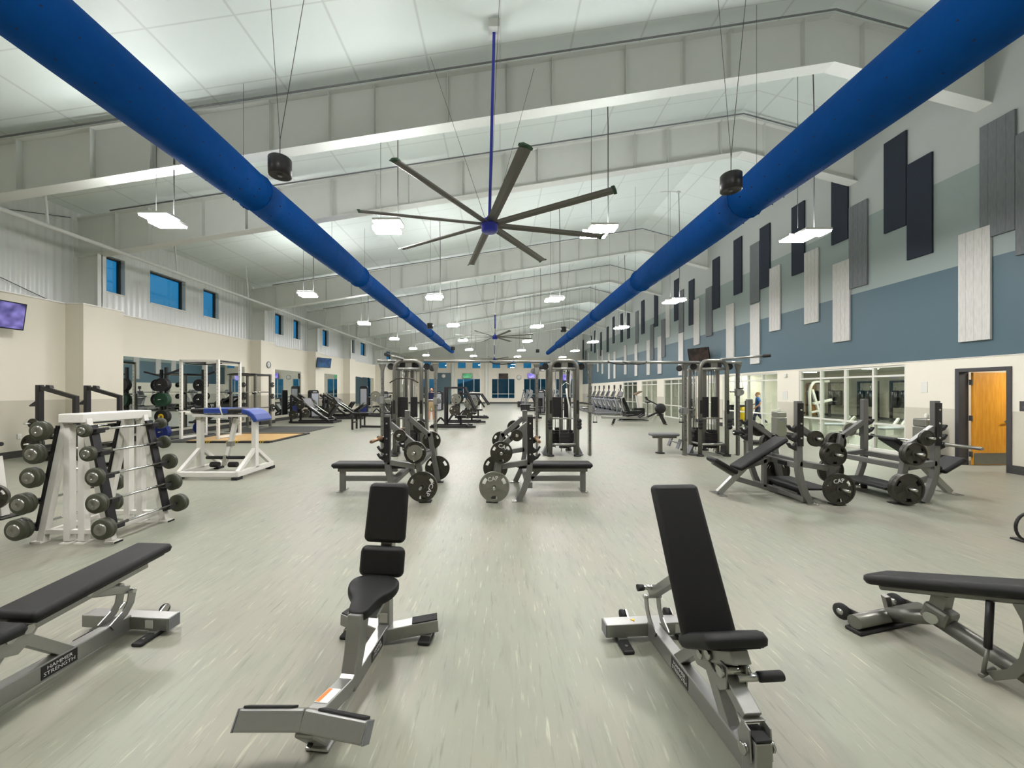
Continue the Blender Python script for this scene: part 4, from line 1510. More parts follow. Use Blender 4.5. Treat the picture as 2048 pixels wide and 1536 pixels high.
def lean_pad(nm, y0, z0, y1, z1, w, th, tp):
    d = V(0, y1 - y0, z1 - z0)
    u = d.normalized()
    n_ = V(0, -u.z, u.y)
    m_ = Matrix((V(1, 0, 0), u, n_)).transposed().to_4x4()
    p = MB().pad(V(0, (y0 + y1) / 2, (z0 + z1) / 2) + n_ * (th / 2 + 0.005), (w, d.length, th), m_, 0.04, taper=tp).build(nm, 'vinyl', t)
    MB().box(V(0, (y0 + y1) / 2, (z0 + z1) / 2), (w * 0.7, d.length * 0.8, 0.012), m_).build('pad_board', 'rubber', p)


lean_pad('lumbar_pad', -0.07, 0.455, -0.03, 0.64, 0.3, 0.06, 1.0)
lean_pad('back_pad', -0.015, 0.655, 0.075, 1.03, 0.285, 0.06, 0.97)

# ------------------------------------------------------------------ grey decline bench by the camera
t = thing('decline_bench', 'grey oval-tube adjustable bench with wheels and a black pad cut by the frame edge', 'weight bench', (2.77, 2.68, 0), R(14))
b = MB()
b.tube([(-0.32, 0, 0.07), (0.33, 0, 0.07)], 0.045, 14)
tf = b.build('rear_foot_tube', 'steel', t)
MB().span((-0.34, -0.05, 0.0), (0.34, 0.05, 0.025)).build('rubber_strip', 'rubber', tf, 0.01)
for sx in (-1, 1):
    w = MB().lathe((sx * 0.27 - 0.02, 0.11, 0.075), (1, 0, 0), [(0.012, 0), (0.05, 0.002), (0.055, 0.01), (0.055, 0.03), (0.05, 0.038), (0.012, 0.04)], 22).build('transport_wheel', 'rubber', t)
    MB().lathe((sx * 0.27 - 0.023, 0.11, 0.075), (1, 0, 0), [(0.0, 0), (0.022, 0), (0.022, 0.046), (0, 0.046)], 14).build('wheel_hub', 'bolt', w)
    MB().bar((sx * 0.27 + 0.03, 0.0, 0.08), (sx * 0.27 + 0.03, 0.125, 0.08), 0.012, 0.06).build('wheel_arm', 'steel', w)
MB().bar((0.12, 0.06, 0.06), (0.1, 0.07, 0.16), 0.05, 0.035).build('post_stub', 'steel', t, 0.004)
MB().tube([(0, -0.01, 0.08), (0, -0.26, 0.21)], 0.045, 14).build('rear_tube', 'steel', t)
MB().tube([(0, -0.26, 0.2), (0, -0.62, 0.1), (0, -1.15, 0.09), (0, -1.3, 0.07)], 0.05, 14).build('main_tube', 'steel', t)
pv = MB().box((0, -0.27, 0.235), (0.12, 0.13, 0.11), (R(15), 0, 0)).build('pivot_block', 'steel', t, 0.02)
MB().cyl((-0.075, -0.26, 0.215), (0.075, -0.26, 0.215), 0.035, seg=16).build('pivot_cap', 'chrome', pv)
MB().box((0, -0.335, 0.255), (0.07, 0.002, 0.025)).build('spec_sticker', 'sticker', pv)
u = V(0, -0.932, 0.362)
n_ = V(0, 0.362, 0.932)
m_ = Matrix((V(-1, 0, 0), u, n_)).transposed().to_4x4()
pc = V(0, 0.06, 0.275)
p = MB().pad(pc + u * 0.52 + n_ * 0.035, (0.28, 1.06, 0.07), m_, 0.05).build('back_pad', 'vinyl', t)
MB().box(pc + u * 0.52 - n_ * 0.018, (0.16, 0.94, 0.035), m_).build('pad_frame', 'steel', t, 0.01)
MB().bar(V(0, -0.27, 0.27), pc + u * 0.36 - n_ * 0.03, 0.08, 0.07).build('pivot_neck', 'steel', t)
a0 = pc + u * 0.72 - n_ * 0.03
pts = [(a0.y, a0.z), (a0.y - 0.035, a0.z - 0.08), (a0.y - 0.045, a0.z - 0.18), (a0.y - 0.025, a0.z - 0.3), (a0.y + 0.02, a0.z - 0.4), (a0.y + 0.1, a0.z - 0.47)]
lad = MB().ribbon(pts, 0.045, -0.085, -0.07, 'x').build('ladder_arc', 'steel', t, 0.003)
b = MB()
for k in range(6):
    yy, zz = a0.y - 0.046 + 0.002 * k, a0.z - 0.1 - 0.035 * k
    b.cyl((-0.088, yy, zz), (-0.068, yy, zz), 0.009, seg=10)
b.build('ladder_hole', 'black', lad)
MB().cyl((-0.05, -0.92, 0.14), (-0.16, -0.92, 0.16), 0.017, seg=12).build('pull_pin', 'yellow', t)
g0 = pc + u * 0.62 - n_ * 0.03 + V(-0.1, 0, 0)
g = MB().cyl(g0, (-0.1, -0.52, 0.2), 0.017, seg=12).build('gas_spring', 'black', t)
MB().cyl((-0.1, -0.52, 0.2), (-0.1, -0.5, 0.03), 0.009, seg=10).cyl((-0.12, -0.5, 0.03), (0.0, -0.5, 0.05), 0.012, seg=8).build('spring_rod', 'steel', g)
MB().box((0, -1.28, 0.03), (0.5, 0.09, 0.06)).build('front_foot', 'steel', t, 0.01)

# thin black loop standing at the frame edge
c = V(5.82, 4.12, 0.0)
t = thing('stability_ring', 'thin black ring cut by the frame edge, standing near the orange door', 'exercise ring', c)
MB().tube(arc((0, 0, 0.175), 0.155, 0, 345, 23), 0.014, 8, closed=True).build('ring_tube', 'black', t)
MB().span((-0.06, -0.12, 0), (0.06, 0.12, 0.02)).split('foot', 'black', t, 0.005)

# ------------------------------------------------------------------ barbell rack with ten fixed barbells
rx, ry0, ry1 = -4.67, 4.14, 4.80
t = thing('barbell_rack', 'white A-frame rack holding short fixed barbells on both sides', 'barbell rack', (rx, 0, 0))
for y in (ry0, ry1):
    b = MB()
    for sx in (-1, 1):
        b.bar((sx * 0.10, y, 1.36), (sx * 0.38, y, 0.02), 0.075, 0.06, (0, 1, 0))
        b.bar((sx * 0.08, y, 0.02), (sx * 0.08, y, 1.3), 0.07, 0.07, (0, 1, 0))
    b.bar((-0.36, y, 0.12), (0.36, y, 0.12), 0.05, 0.05)
    e = b.build('end_frame', 'white', t, 0.005)
    b = MB()
    for sx in (-1, 1):
        b.box((sx * 0.40, y, 0.012), (0.11, 0.1, 0.02))
        b.box((sx * 0.08, y, 0.006), (0.1, 0.12, 0.012))
    b.split('foot_plate', 'white', e)
    for sx in (-1, 1):
        MB().box((sx * 0.44, y, 0.008), (0.05, 0.09, 0.016)).split('rubber_foot', 'rubber', e)
        MB().bar((sx * 0.172, y, 1.29), (sx * 0.407, y, 0.14), 0.03, 0.084, (0, 1, 0)).build('rubber_strip', 'black', e)
MB().span((-0.13, ry0 - 0.07, 1.32), (0.13, ry1 + 0.09, 1.42)).build('top_beam', 'white', t, 0.01)
MB().bar((0.3, ry0, 0.12), (0.3, ry1, 0.12), 0.05, 0.05).bar((-0.3, ry0, 0.12), (-0.3, ry1, 0.12), 0.05, 0.05).split('lower_rail', 'white', t, 0.005)
ZS = [1.245, 1.0, 0.745, 0.475, 0.2]
for sx, side in ((1, 'aisle side'), (-1, 'window side')):
    for k, z in enumerate(ZS):
        xo = 0.185 + (1.29 - z) / 1.15 * 0.24
        b = MB()
        for y in (ry0, ry1):
            b.bar((sx * (xo - 0.02), y, z - 0.03), (sx * (xo + 0.06), y, z - 0.03), 0.09, 0.022).box((sx * (xo + 0.068), y, z - 0.012), (0.014, 0.09, 0.05))
        b.split('cradle', 'rubber', t, 0.003)
        rr = [0.07, 0.082, 0.1, 0.105, 0.112][k] if sx > 0 else [0.102, 0.106, 0.11, 0.112, 0.114][k]
        ex = [0, 0.0, 0.0, 0.02, 0.03][k] + (0.02 if sx < 0 else 0)
        L_ = 0.43
        yc = (ry0 + ry1) / 2 + random.uniform(-0.02, 0.02)
        bb = thing('fixed_barbell', '%s short barbell with olive-black ends on the %s of the white rack' % (['topmost', 'second from top', 'middle', 'second from bottom', 'lowest'][k], side), 'barbell', (rx + sx * (xo + 0.03), yc, z), 0, 'fixed barbells on the white rack')
        MB().cyl((0, -L_, 0), (0, L_, 0), 0.0145, seg=12).build('bar_shaft', 'chrome', bb)
        MB().cyl((0, -L_ + 0.0, 0), (0, -L_ + 0.22, 0), 0.0165, seg=12).cyl((0, L_ - 0.22, 0), (0, L_, 0), 0.0165, seg=12).build('grip_knurling', 'iron', bb)
        for s in (-1, 1):
            w_ = 0.05 + ex
            hd = MB().lathe((0, s * (L_ - 0.005), 0), (0, s, 0), [(0.03, 0), (rr * 0.9, 0.002), (rr, 0.012), (rr, w_ * 0.46), (rr * 0.95, w_ * 0.5), (rr, w_ * 0.54), (rr, w_ - 0.01), (rr * 0.92, w_), (0.03, w_)], 32).build('weight_head', 'urethane', bb)
            MB().lathe((0, s * (L_ + w_ - 0.012), 0), (0, s, 0), [(rr * 0.6, 0), (rr * 0.6, 0.012), (rr * 0.5, 0.025), (0.018, 0.03), (0.016, 0.02), (0, 0.02)], 28).build('end_cap', 'steelbright', hd)

# white machine cut by the frame edge, with a plate
t = thing('white_plate_machine', 'white plate-loaded machine cut by the frame edge on the window side', 'exercise machine', (-6.62, 4.95, 0))
MB().bar((0.05, 0, 0.02), (-0.05, 0, 0.8), 0.1, 0.09, (0, 1, 0)).bar((-0.8, 0, 0.75), (0.0, 0, 0.75), 0.08, 0.08).bar((-0.9, 0, 0.02), (-0.8, 0, 0.8), 0.08, 0.08, (0, 1, 0)).build('frame', 'white', t, 0.006)
MB().span((-0.02, -0.12, 0), (0.2, 0.12, 0.02)).span((-1.0, -0.12, 0), (-0.8, 0.12, 0.02)).split('foot_plate', 'black', t)
MB().tube([(-0.6, -0.1, 0.95), (-0.1, -0.1, 0.98), (0.0, -0.1, 0.98)], 0.02, 10).build('handle_bar', 'black', t)
MB().cyl((-0.04, -0.1, 0.98), (0.17, -0.1, 0.98), 0.027, seg=14).build('handle_grip', 'rubber', t)
MB().pad((-0.5, 0.0, 0.83), (0.6, 0.3, 0.08), None, 0.04).build('seat_pad', 'vinyl', t)
MB().cyl((0.03, 0.0, 0.3), (0.09, -0.16, 0.3), 0.02, seg=12).split('weight_peg', 'chrome', t)
plate('M', (-6.545, 4.83, 0.295), 'medium dark plate on the white machine at the frame edge', 'iron', rot=(0, 0, R(20)))
# ------------------------------------------------------------------ cable towers
def arch(w, y, z, r, zb=0.0):
    pts = [V(-w, y, zb), V(-w, y, z - r)] + arc((-w + r, y, z - r), r, 180, 90, 6)[1:] + arc((w - r, y, z - r), r, 90, 0, 6) + [V(w, y, zb)]
    return pts


def tower(lb, cx, y0, spec):
    t = thing('cable_tower', lb, 'cable machine', (cx, y0, 0), 0, 'silver cable towers')
    for k, yy in enumerate((0.0, 0.95)):
        a = MB().tube(arch(0.34 if k == 0 else 0.29, yy, 2.42, 0.2), 0.05, 12).build('arch_frame', 'steel', t)
        b = MB()
        for sx in (-1, 1):
            b.lathe((sx * (0.34 if k == 0 else 0.29), yy, 0), (0, 0, 1), [(0.09, 0), (0.09, 0.03), (0.075, 0.045), (0.05, 0.05)], 16)
        b.split('floor_cup', 'rubber', a)
    b = MB()
    for z in (0.3, 2.22):
        b.tube([(-0.34, 0, z), (0.34, 0, z)], 0.032, 10).tube([(-0.29, 0.95, z), (0.29, 0.95, z)], 0.032, 10)
        for sx in (-1, 1):
            b.tube([(sx * 0.34, 0, z), (sx * 0.29, 0.95, z)], 0.03, 10)
    b.split('cross_tube', 'silver', t)
    b = MB()
    for sx in (-1, 1):
        b.bar((sx * 0.37, 0.47, 0.0), (sx * 0.37, 0.47, 2.24), 0.07, 0.09, (0, 1, 0)).bar((sx * 0.28, 0.47, 2.22), (sx * 0.40, 0.47, 2.22), 0.06, 0.06)
    b.split('side_column', 'steel', t, 0.008)
    b = MB().bar((0.0, 0.47, 0.25), (0.0, 0.47, 2.3), 0.09, 0.09, (0, 1, 0))
    b.build('centre_column', 'steel', t, 0.008)
    b = MB().span((-0.07, -0.02, 2.2), (0.1, 0.3, 2.44)).span((-0.07, 0.6, 2.2), (0.07, 0.97, 2.42)).span((-0.3, 0.42, 2.28), (0.3, 0.52, 2.36))
    b.split('pulley_housing', 'steel', t, 0.015)
    b = MB()
    for sx, yy in ((-0.46, 0.1), (0.46, 0.1), (-0.46, 0.85), (0.46, 0.85)):
        b.cyl((sx, yy - 0.02, 2.28), (sx, yy + 0.02, 2.28), 0.085, seg=24).cyl((sx, yy - 0.024, 2.28), (sx, yy + 0.024, 2.28), 0.03, seg=12)
    for sx in (-0.15, 0.17):
        b.cyl((sx, 0.08, 2.31), (sx, 0.12, 2.31), 0.09, seg=24)
    b.split('pulley_wheel', 'rubber', t)
    # stacks front/back and sides
    for (x, yy, w, d, n) in ((0.03, 0.16, 0.24, 0.13, 13), (-0.03, 0.78, 0.24, 0.13, 13), (-0.24, 0.47, 0.13, 0.24, 12), (0.25, 0.47, 0.13, 0.24, 12)):
        b = MB()
        for k in range(n):
            b.box((x, yy, 0.2 + k * 0.03), (w, d, 0.026))
        b.box((x, yy, 0.2 + n * 0.03 + 0.03), (w * 0.75, d, 0.07))
        st = b.build('weight_stack', 'black', t, 0.002, 1)
        b = MB()
        for q in (-0.07, 0.07):
            px, py = (x + q, yy) if w > d else (x, yy + q)
            b.cyl((px, py, 0.1), (px, py, 2.25), 0.011, seg=8)
        b.build('guide_rod', 'silver', st)
        MB().cyl((x, yy, 0.62), (x, yy, 2.3), 0.005, seg=6).build('cable', 'cable', st)
    sh = MB().span((-0.3, 0.14, 0.98), (-0.04, 0.2, 1.5)).span((0.04, 0.14, 0.98), (0.2, 0.2, 1.5)).build('stack_shroud', 'black', t, 0.01)
    b = MB().tube([(-0.3, 0.1, 0.95), (0.28, 0.1, 0.95)], 0.018, 8)
    b.build('shroud_rail', 'silver', sh)
    b = MB()
    for sx in (-0.34, 0.34):
        b.span((sx - 0.03, -0.058, 1.08), (sx + 0.03, -0.048, 1.42))
    b.split('instruction_panel', 'label', t, 0.003)
    b = MB()
    for sx in (-0.36, 0.38):
        for z in (0.74, 0.82, 0.90):
            b.lathe((sx, -0.05, z), (0, -1, 0), [(0.05, 0), (0.06, 0.012), (0.05, 0.04), (0.02, 0.045)], 16)
    b.split('accessory_peg', 'rubber', t)
    b = MB()
    for sx in (-1, 1):
        b.span((sx * 0.34, 0.1, 0.02), (sx * 0.52, 0.55, 0.035)).prism([(sx * 0.4, 0.2, 0.03), (sx * 0.52, 0.2, 0.03), (sx * 0.42, 0.2, 0.24)], (0, 0.2, 0))
    b.split('side_shroud', 'grey', t)
    # adjustable columns at either side with a sliding carriage
    for sx, zc in zip((-1, 1), spec):
        x = sx * 0.68
        b = MB().bar((x, 0.1, 0.0), (x, 0.1, 2.3), 0.06, 0.07, (0, 1, 0))
        c = b.build('pulley_column', 'steel', t, 0.006)
        MB().prism([(x - 0.09, 0.07, 2.34), (x + 0.09, 0.07, 2.34), (x + 0.035, 0.07, 2.18), (x - 0.035, 0.07, 2.18)], (0, 0.06, 0)).build('top_bracket', 'steel', c, 0.004)
        b = MB()
        for k in range(14):
            b.cyl((x, 0.06, 0.4 + k * 0.12), (x, 0.068, 0.4 + k * 0.12), 0.011, seg=8)
        b.build('index_hole', 'black', c)
        MB().tube([(x + sx * 0.05, 0.1, 0.02), (x + sx * 0.05, 0.1, 2.25)], 0.004, 5).tube([(x - sx * 0.05, 0.1, 0.02), (x - sx * 0.05, 0.1, 2.25)], 0.004, 5).build('cable', 'cable', c)
        ca = MB().span((x - 0.055, 0.04, zc - 0.09), (x + 0.055, 0.16, zc + 0.09)).cyl((x, 0.1, zc + 0.02), (x + sx * -0.2, 0.1, zc + 0.02), 0.022, seg=10).build('carriage', 'silver', t, 0.01)
        MB().cyl((x + sx * 0.08, 0.08, zc), (x + sx * 0.08, 0.12, zc), 0.075, seg=22).build('pulley_disc', 'grey', ca)
        MB().span((x - sx * 0.03, 0.1, 0.005), (x + sx * 0.03, 0.2, 0.02)).split('foot_plate', 'steel', c)
    return t


TW = [('cable tower with a bent pulldown bar, on the window side of the row', -2.33, 9.5, (1.42, 1.40)), ('middle cable tower of the row with a rope handle', 1.62, 9.5, (2.16, 1.20)),
      ('cable tower with padded pulldown seat, on the blue-wall end of the row', 5.42, 9.52, (1.15, 1.62))]
for a in TW:
    tower(*a)
t = thing('crossover_beam', 'long silver overhead tube linking the three cable towers, with pull-up grips', 'overhead bar', (0, 9.58, 2.4))
MB().tube([(-3.12, -0.02, 0.02), (-2.65, -0.02, 0.02)], 0.038, 12).tube([(-1.93, -0.02, 0.02), (1.28, -0.02, 0)], 0.038, 12).tube([(1.97, -0.02, 0), (5.07, -0.02, -0.02)], 0.038, 12).tube([(5.76, -0.02, -0.02), (6.15, -0.02, -0.02)], 0.038, 12).split('beam_tube', 'silver', t)
for c, rz in ((0.05, 0), (3.05, 0), (3.42, 0)):
    for sx in (-1, 1) if c > 1 and False else (1,):
        MB().tube([(c - 0.3, -0.05, 0.0), (c - 0.2, -0.2, -0.06), (c + 0.0, -0.26, -0.08), (c + 0.2, -0.2, -0.06), (c + 0.3, -0.05, 0.0)], 0.016, 8).build('pull_up_grip', 'rubber', t)
for x0, x1, y1, z1 in ((-2.45, -2.62, -0.75, 0.1), (5.6, 6.35, -0.55, 0.1)):
    MB().tube([(x0, -0.06, 0.06), (x1, y1, z1)], 0.03, 10).build('pull_up_arm', 'silver', t)
    d = (V(x1, y1, z1) - V(x0, -0.06, 0.06)).normalized()
    MB().cyl(V(x1, y1, z1) - d * 0.02, V(x1, y1, z1) + d * 0.14, 0.042, seg=14).build('arm_grip', 'rubber', t)
# hanging attachments
t = thing('pulldown_bar', 'long bent pulldown bar hanging from the window-side cable tower', 'cable attachment', (-2.42, 9.42, 1.98))
MB().tube([(-0.35, 0, -0.12), (-0.2, 0, -0.02), (0, 0, 0), (0.2, 0, -0.02), (0.37, 0, -0.12)], 0.016, 8).build('bar', 'iron', t)
MB().tube([(0, 0, 0.02), (0.025, 0, 0.08), (0, 0, 0.15), (-0.025, 0, 0.08), (0, 0, 0.02)], 0.007, 6).cyl((0, 0, 0.15), (0.0, 0, 0.24), 0.005, seg=6).build('snap_hook', 'chrome', t)
t = thing('triangle_handle', 'small chrome vee handle hanging in the middle cable tower', 'cable attachment', (1.66, 9.42, 1.86))
MB().tube([(-0.11, 0, -0.08), (-0.02, 0, 0.0), (0.02, 0, 0.0), (0.11, 0, -0.08)], 0.013, 8).cyl((0, 0, 0), (0, 0, 0.33), 0.005, seg=6).build('vee_bar', 'chrome', t)
t = thing('tricep_rope', 'pale rope handle hanging down inside the middle cable tower', 'cable attachment', (1.68, 9.44, 1.2))
MB().tube([(-0.02, 0, 0.52), (0.0, 0, 0.35), (0.05, 0, 0.1), (0.06, 0, -0.25)], 0.016, 8).tube([(0.0, 0, 0.52), (0.02, 0.03, 0.3), (0.08, 0.03, 0.05), (0.09, 0.03, -0.25)], 0.016, 8).build('rope', 'sticker', t)
for (x, y, z, lb) in ((2.42, 9.55, 0.98, 'small stirrup handle hanging beside the middle cable tower'), (4.62, 9.55, 0.98, 'small stirrup handle hanging on the aisle side of the seat tower'),
                      (6.14, 9.55, 1.84, 'small stirrup handle hanging on the door side of the seat tower')):
    t = thing('stirrup_handle', lb, 'cable attachment', (x, y, z))
    MB().tube([(-0.05, 0, -0.12), (-0.04, 0, 0.02), (0, 0, 0.06), (0.04, 0, 0.02), (0.05, 0, -0.12)], 0.006, 6).tube([(0, 0, 0.06), (0.02 - 0.0, 0.02, 0.24)], 0.004, 5).build('strap', 'chrome', t)
    MB().cyl((-0.055, 0, -0.12), (0.055, 0, -0.12), 0.017, seg=10).split('grip', 'rubber', t)
# plates with a numeral seen on the carriages of the outer columns
# low row bench and pulldown seat on the blue-side tower
t = thing('low_row_bench', 'grey padded bench sticking out of the seat tower toward the middle of the hall', 'weight bench', (4.36, 9.98, 0))
MB().pad((0, 0, 0.5), (0.75, 0.28, 0.08), None, 0.04).build('seat_pad', 'grey', t)
MB().bar((-0.1, 0, 0.02), (-0.1, 0, 0.46), 0.09, 0.09, (0, 1, 0)).bar((-0.3, 0, 0.43), (0.33, 0, 0.43), 0.07, 0.06).build('frame', 'steel', t, 0.006)
MB().lathe((-0.1, 0, 0), (0, 0, 1), [(0.12, 0), (0.12, 0.02), (0.05, 0.03)], 16).split('floor_cup', 'rubber', t)
MB().box((0.28, -0.25, 0.28), (0.03, 0.14, 0.26), (0, R(20), 0)).box((0.28, 0.25, 0.28), (0.03, 0.14, 0.26), (0, R(20), 0)).cyl((0.28, -0.3, 0.3), (0.28, 0.3, 0.3), 0.018, seg=8).split('foot_rest', 'grey', t, 0.004)
t = thing('pulldown_station', 'black pulldown seat with thigh rollers at the foot of the seat tower', 'machine seat', (5.88, 8.95, 0))
MB().pad((0.2, 0.0, 0.44), (0.42, 0.28, 0.07), None, 0.05).build('seat_pad', 'vinyl', t)
MB().bar((0.0, 0, 0.02), (0.0, 0, 0.62), 0.08, 0.09, (0, 1, 0)).bar((0.0, 0, 0.38), (0.3, 0, 0.38), 0.06, 0.05).bar((0.0, 0.0, 0.62), (0.0, 0.46, 0.62), 0.07, 0.06).build('frame', 'steel', t, 0.006)
for sx in (-1, 1):
    MB().cyl((sx * 0.05, 0, 0.66), (sx * 0.3, 0, 0.66), 0.062, seg=18).build('thigh_roller', 'vinyl', t, 0.01)
MB().cyl((-0.32, 0, 0.66), (0.32, 0, 0.66), 0.02, seg=10).build('roller_axle', 'chrome', t)
MB().lathe((0, 0, 0), (0, 0, 1), [(0.12, 0), (0.12, 0.03), (0.05, 0.04)], 16).split('floor_cup', 'rubber', t)

# ------------------------------------------------------------------ racks on the window side
t = thing('squat_stand_bench', 'black rack with two sloping side frames and plate pegs by the window wall', 'squat rack', (-10.95, 9.4, 0))
for k, y in enumerate((-0.48, 0.55)):
    b = MB()
    b.bar((0, y, 0.02), (0, y, 1.8), 0.09, 0.11, (0, 1, 0)).bar((0.03, y, 1.74), (0.86, y, 1.5), 0.08, 0.09).bar((0.86, y, 0.02), (0.86, y, 1.54), 0.08, 0.09, (0, 1, 0))
    b.bar((-0.15, y, 0.06), (0.98, y, 0.06), 0.09, 0.1)
    f = b.build('side_frame', 'black', t, 0.006)
    MB().prism([(-0.055, y - 0.04, 1.42), (-0.2, y - 0.04, 1.32), (-0.2, y - 0.04, 1.29), (-0.055, y - 0.04, 1.29)], (0, 0.08, 0)).split('bar_hook', 'black', f)
    MB().prism([(0.18, y - 0.04, 1.75), (0.3, y - 0.04, 1.72), (0.28, y - 0.04, 1.79), (0.19, y - 0.04, 1.8)], (0, 0.08, 0)).build('bar_stop', 'black', f)
    MB().span((-0.2, y - 0.1, 0), (0.1, y + 0.1, 0.1)).split('foot', 'rubber', f, 0.01)
    sd = -1 if k == 0 else 1
    b = MB()
    for z in (0.9, 0.42):
        b.cyl((-0.02, y + sd * 0.05, z), (-0.02, y + sd * 0.28, z), 0.02, seg=10)
    b.cyl((0.86, y + sd * 0.05, 0.75), (0.86, y + sd * 0.28, 0.75), 0.02, seg=10)
    b.split('weight_peg', 'chrome', f)
MB().span((0.82, -0.48, 0.85), (0.9, 0.55, 0.93)).span((-0.04, -0.48, 0.28), (0.04, 0.55, 0.36)).split('crossbar', 'black', t, 0.006)
MB().pad((-0.2, 0.03, 0.5), (0.3, 0.34, 0.08), None, 0.04).build('seat_pad', 'vinyl', t)
MB().bar((-0.2, 0.03, 0.0), (-0.2, 0.03, 0.46), 0.08, 0.08, (0, 1, 0)).bar((-0.2, 0.03, 0.3), (0.0, 0.03, 0.32), 0.06, 0.06).build('seat_post', 'black', t)
for i, (sz, z, yy) in enumerate((('X', 0.9, 8.845), ('S', 0.9, 8.81), ('L', 0.42, 8.835), ('L', 0.42, 8.78))):
    plate(sz, (-10.97, yy, z - 0.0055), '%s plate on the %s peg of the black sloping rack, %s' % (PNAME[sz], 'high' if z > 0.6 else 'low', 'against the frame' if i % 2 == 0 else 'on the outside'))
for i, (sz, z, xx) in enumerate((('M', 0.75, -10.09), ('L', 0.42, -10.97))):
    plate(sz, (xx, 10.03 if i == 0 else 10.03, z - 0.0055), '%s plate on the far frame of the black sloping rack' % PNAME[sz])
    if i == 0:
        plate('M', (-10.09, 8.83, z - 0.0055), 'medium plate on the aisle post of the black sloping rack, camera side')


def rack(name, lb, c, w, d, h, m, post=0.075, cat='squat rack'):
    t = thing(name, lb, cat, (c[0], c[1], 0))
    for sx in (-1, 1):
        for sy in (-1, 1):
            MB().bar((sx * w / 2, sy * d / 2, 0.0), (sx * w / 2, sy * d / 2, h), post, post, (0, 1, 0)).build('post', m, t, 0.004)
            b = MB()
            for k in range(18):
                z = 0.4 + k * (h - 0.6) / 18
                b.cyl((sx * w / 2, sy * d / 2 - post / 2 - 0.001, z), (sx * w / 2, sy * d / 2 - post / 2 + 0.002, z), 0.012, seg=8)
            tag(b.build('post_hole', 'black' if m != 'black' else 'grey', t), None, None, None, 'stuff')
    b = MB()
    for sy in (-1, 1):
        b.bar((-w / 2, sy * d / 2, h - 0.04), (w / 2, sy * d / 2, h - 0.04), post, post)
    for sx in (-1, 1):
        b.bar((sx * w / 2, -d / 2, 0.05), (sx * w / 2, d / 2, 0.05), post, post)
    b.split('crossmember', m, t, 0.004)
    MB().bar((-w / 2, -d / 2, h - 0.04), (-w / 2, d / 2, h - 0.04), post, post).bar((w / 2, -d / 2, h - 0.04), (w / 2, d / 2, h - 0.04), post * 0.8, post * 0.7).split('top_rail', 'black', t, 0.004)
    b = MB()
    for sx in (-1, 1):
        b.bar((sx * w / 2, -d / 2 - 0.1, 0.92), (sx * w / 2, d / 2, 0.92), 0.06, 0.05)
    b.split('safety_bar', m, t, 0.004)
    return t


rk = rack('power_rack', 'tall white power rack in front of the wall mirror', (-10.07, 13.1), 1.24, 1.05, 2.66, 'white')
rk.location.z = 0.038
MB().tube([(-0.62, -0.35, 2.55), (-0.2, -0.45, 2.5), (0.2, -0.45, 2.5), (0.62, -0.35, 2.55)], 0.018, 8).build('pull_up_bar', 'black', rk)
barbell('bar lying across the white power rack', (-10.07, 12.5, 1.0), 2.2, 0.41, (1, 0, 0), 'steelbright')
# plate storage posts by the mirror
for n, (x, y, lst) in enumerate(((-11.32, 12.72, [(1.86, 'bumper', 'black'), (1.36, 'green', 'green-centred'), (0.79, 'yellowp', 'black'), (0.28, 'bluerub', 'blue')]), (-11.2, 14.15, [(1.86, 'bumper', 'black'), (1.33, 'bumper', 'black'), (0.28, 'bluerub', 'blue')]))):
    t = thing('plate_storage_post', 'black plate storage post %s' % ('at the camera side of the white power rack' if n == 0 else 'at the far side of the white power rack'), 'plate storage', (x, y, 0))
    MB().bar((0, 0, 0), (0, 0, 2.45), 0.075, 0.075, (0, 1, 0)).span((-0.25, -0.25, 0), (0.25, 0.25, 0.03)).build('post', 'black', t, 0.004)
    b = MB()
    for z, m_, nm in lst:
        b.cyl((0, -0.036, z), (0, -0.3, z), 0.018, seg=10)
    b.split('weight_peg', 'chrome', t)
    MB().bar((0, 0, 2.2), (0.55, -0.1, 2.36), 0.06, 0.06).build('top_arm', 'black', t)
    for z, m_, nm in lst:
        mm = 'bumper' if m_ == 'yellowp' else m_
        for q in range(2):
            p = plate('B', (x, y - 0.085 - q * 0.085, z - 0.0055), '%s bumper plate at %s height on the post %s the white rack, %s' % (
                nm if not (m_ == 'yellowp') else 'yellow-centred', {1.86: 'head', 1.36: 'chest', 1.33: 'chest', 0.79: 'hip', 0.28: 'floor'}[z], 'before' if n == 0 else 'beyond', 'inner' if q == 0 else 'outer'), mm)
            if m_ == 'yellowp' and q == 1:
                MB().lathe((0, -0.0376, 0), (0, -1, 0), [(0.03, 0), (0.1, 0), (0.1, 0.003), (0.03, 0.003), (0.03, 0)], 28).build('yellow_centre', 'yellow', p)
            if m_ == 'bluerub' and q == 1:
                MB().lathe((0, -0.0376, 0), (0, -1, 0), [(0.03, 0), (0.05, 0), (0.05, 0.002), (0.03, 0.002), (0.03, 0)], 28).build('hub_ring', 'bumper', p)

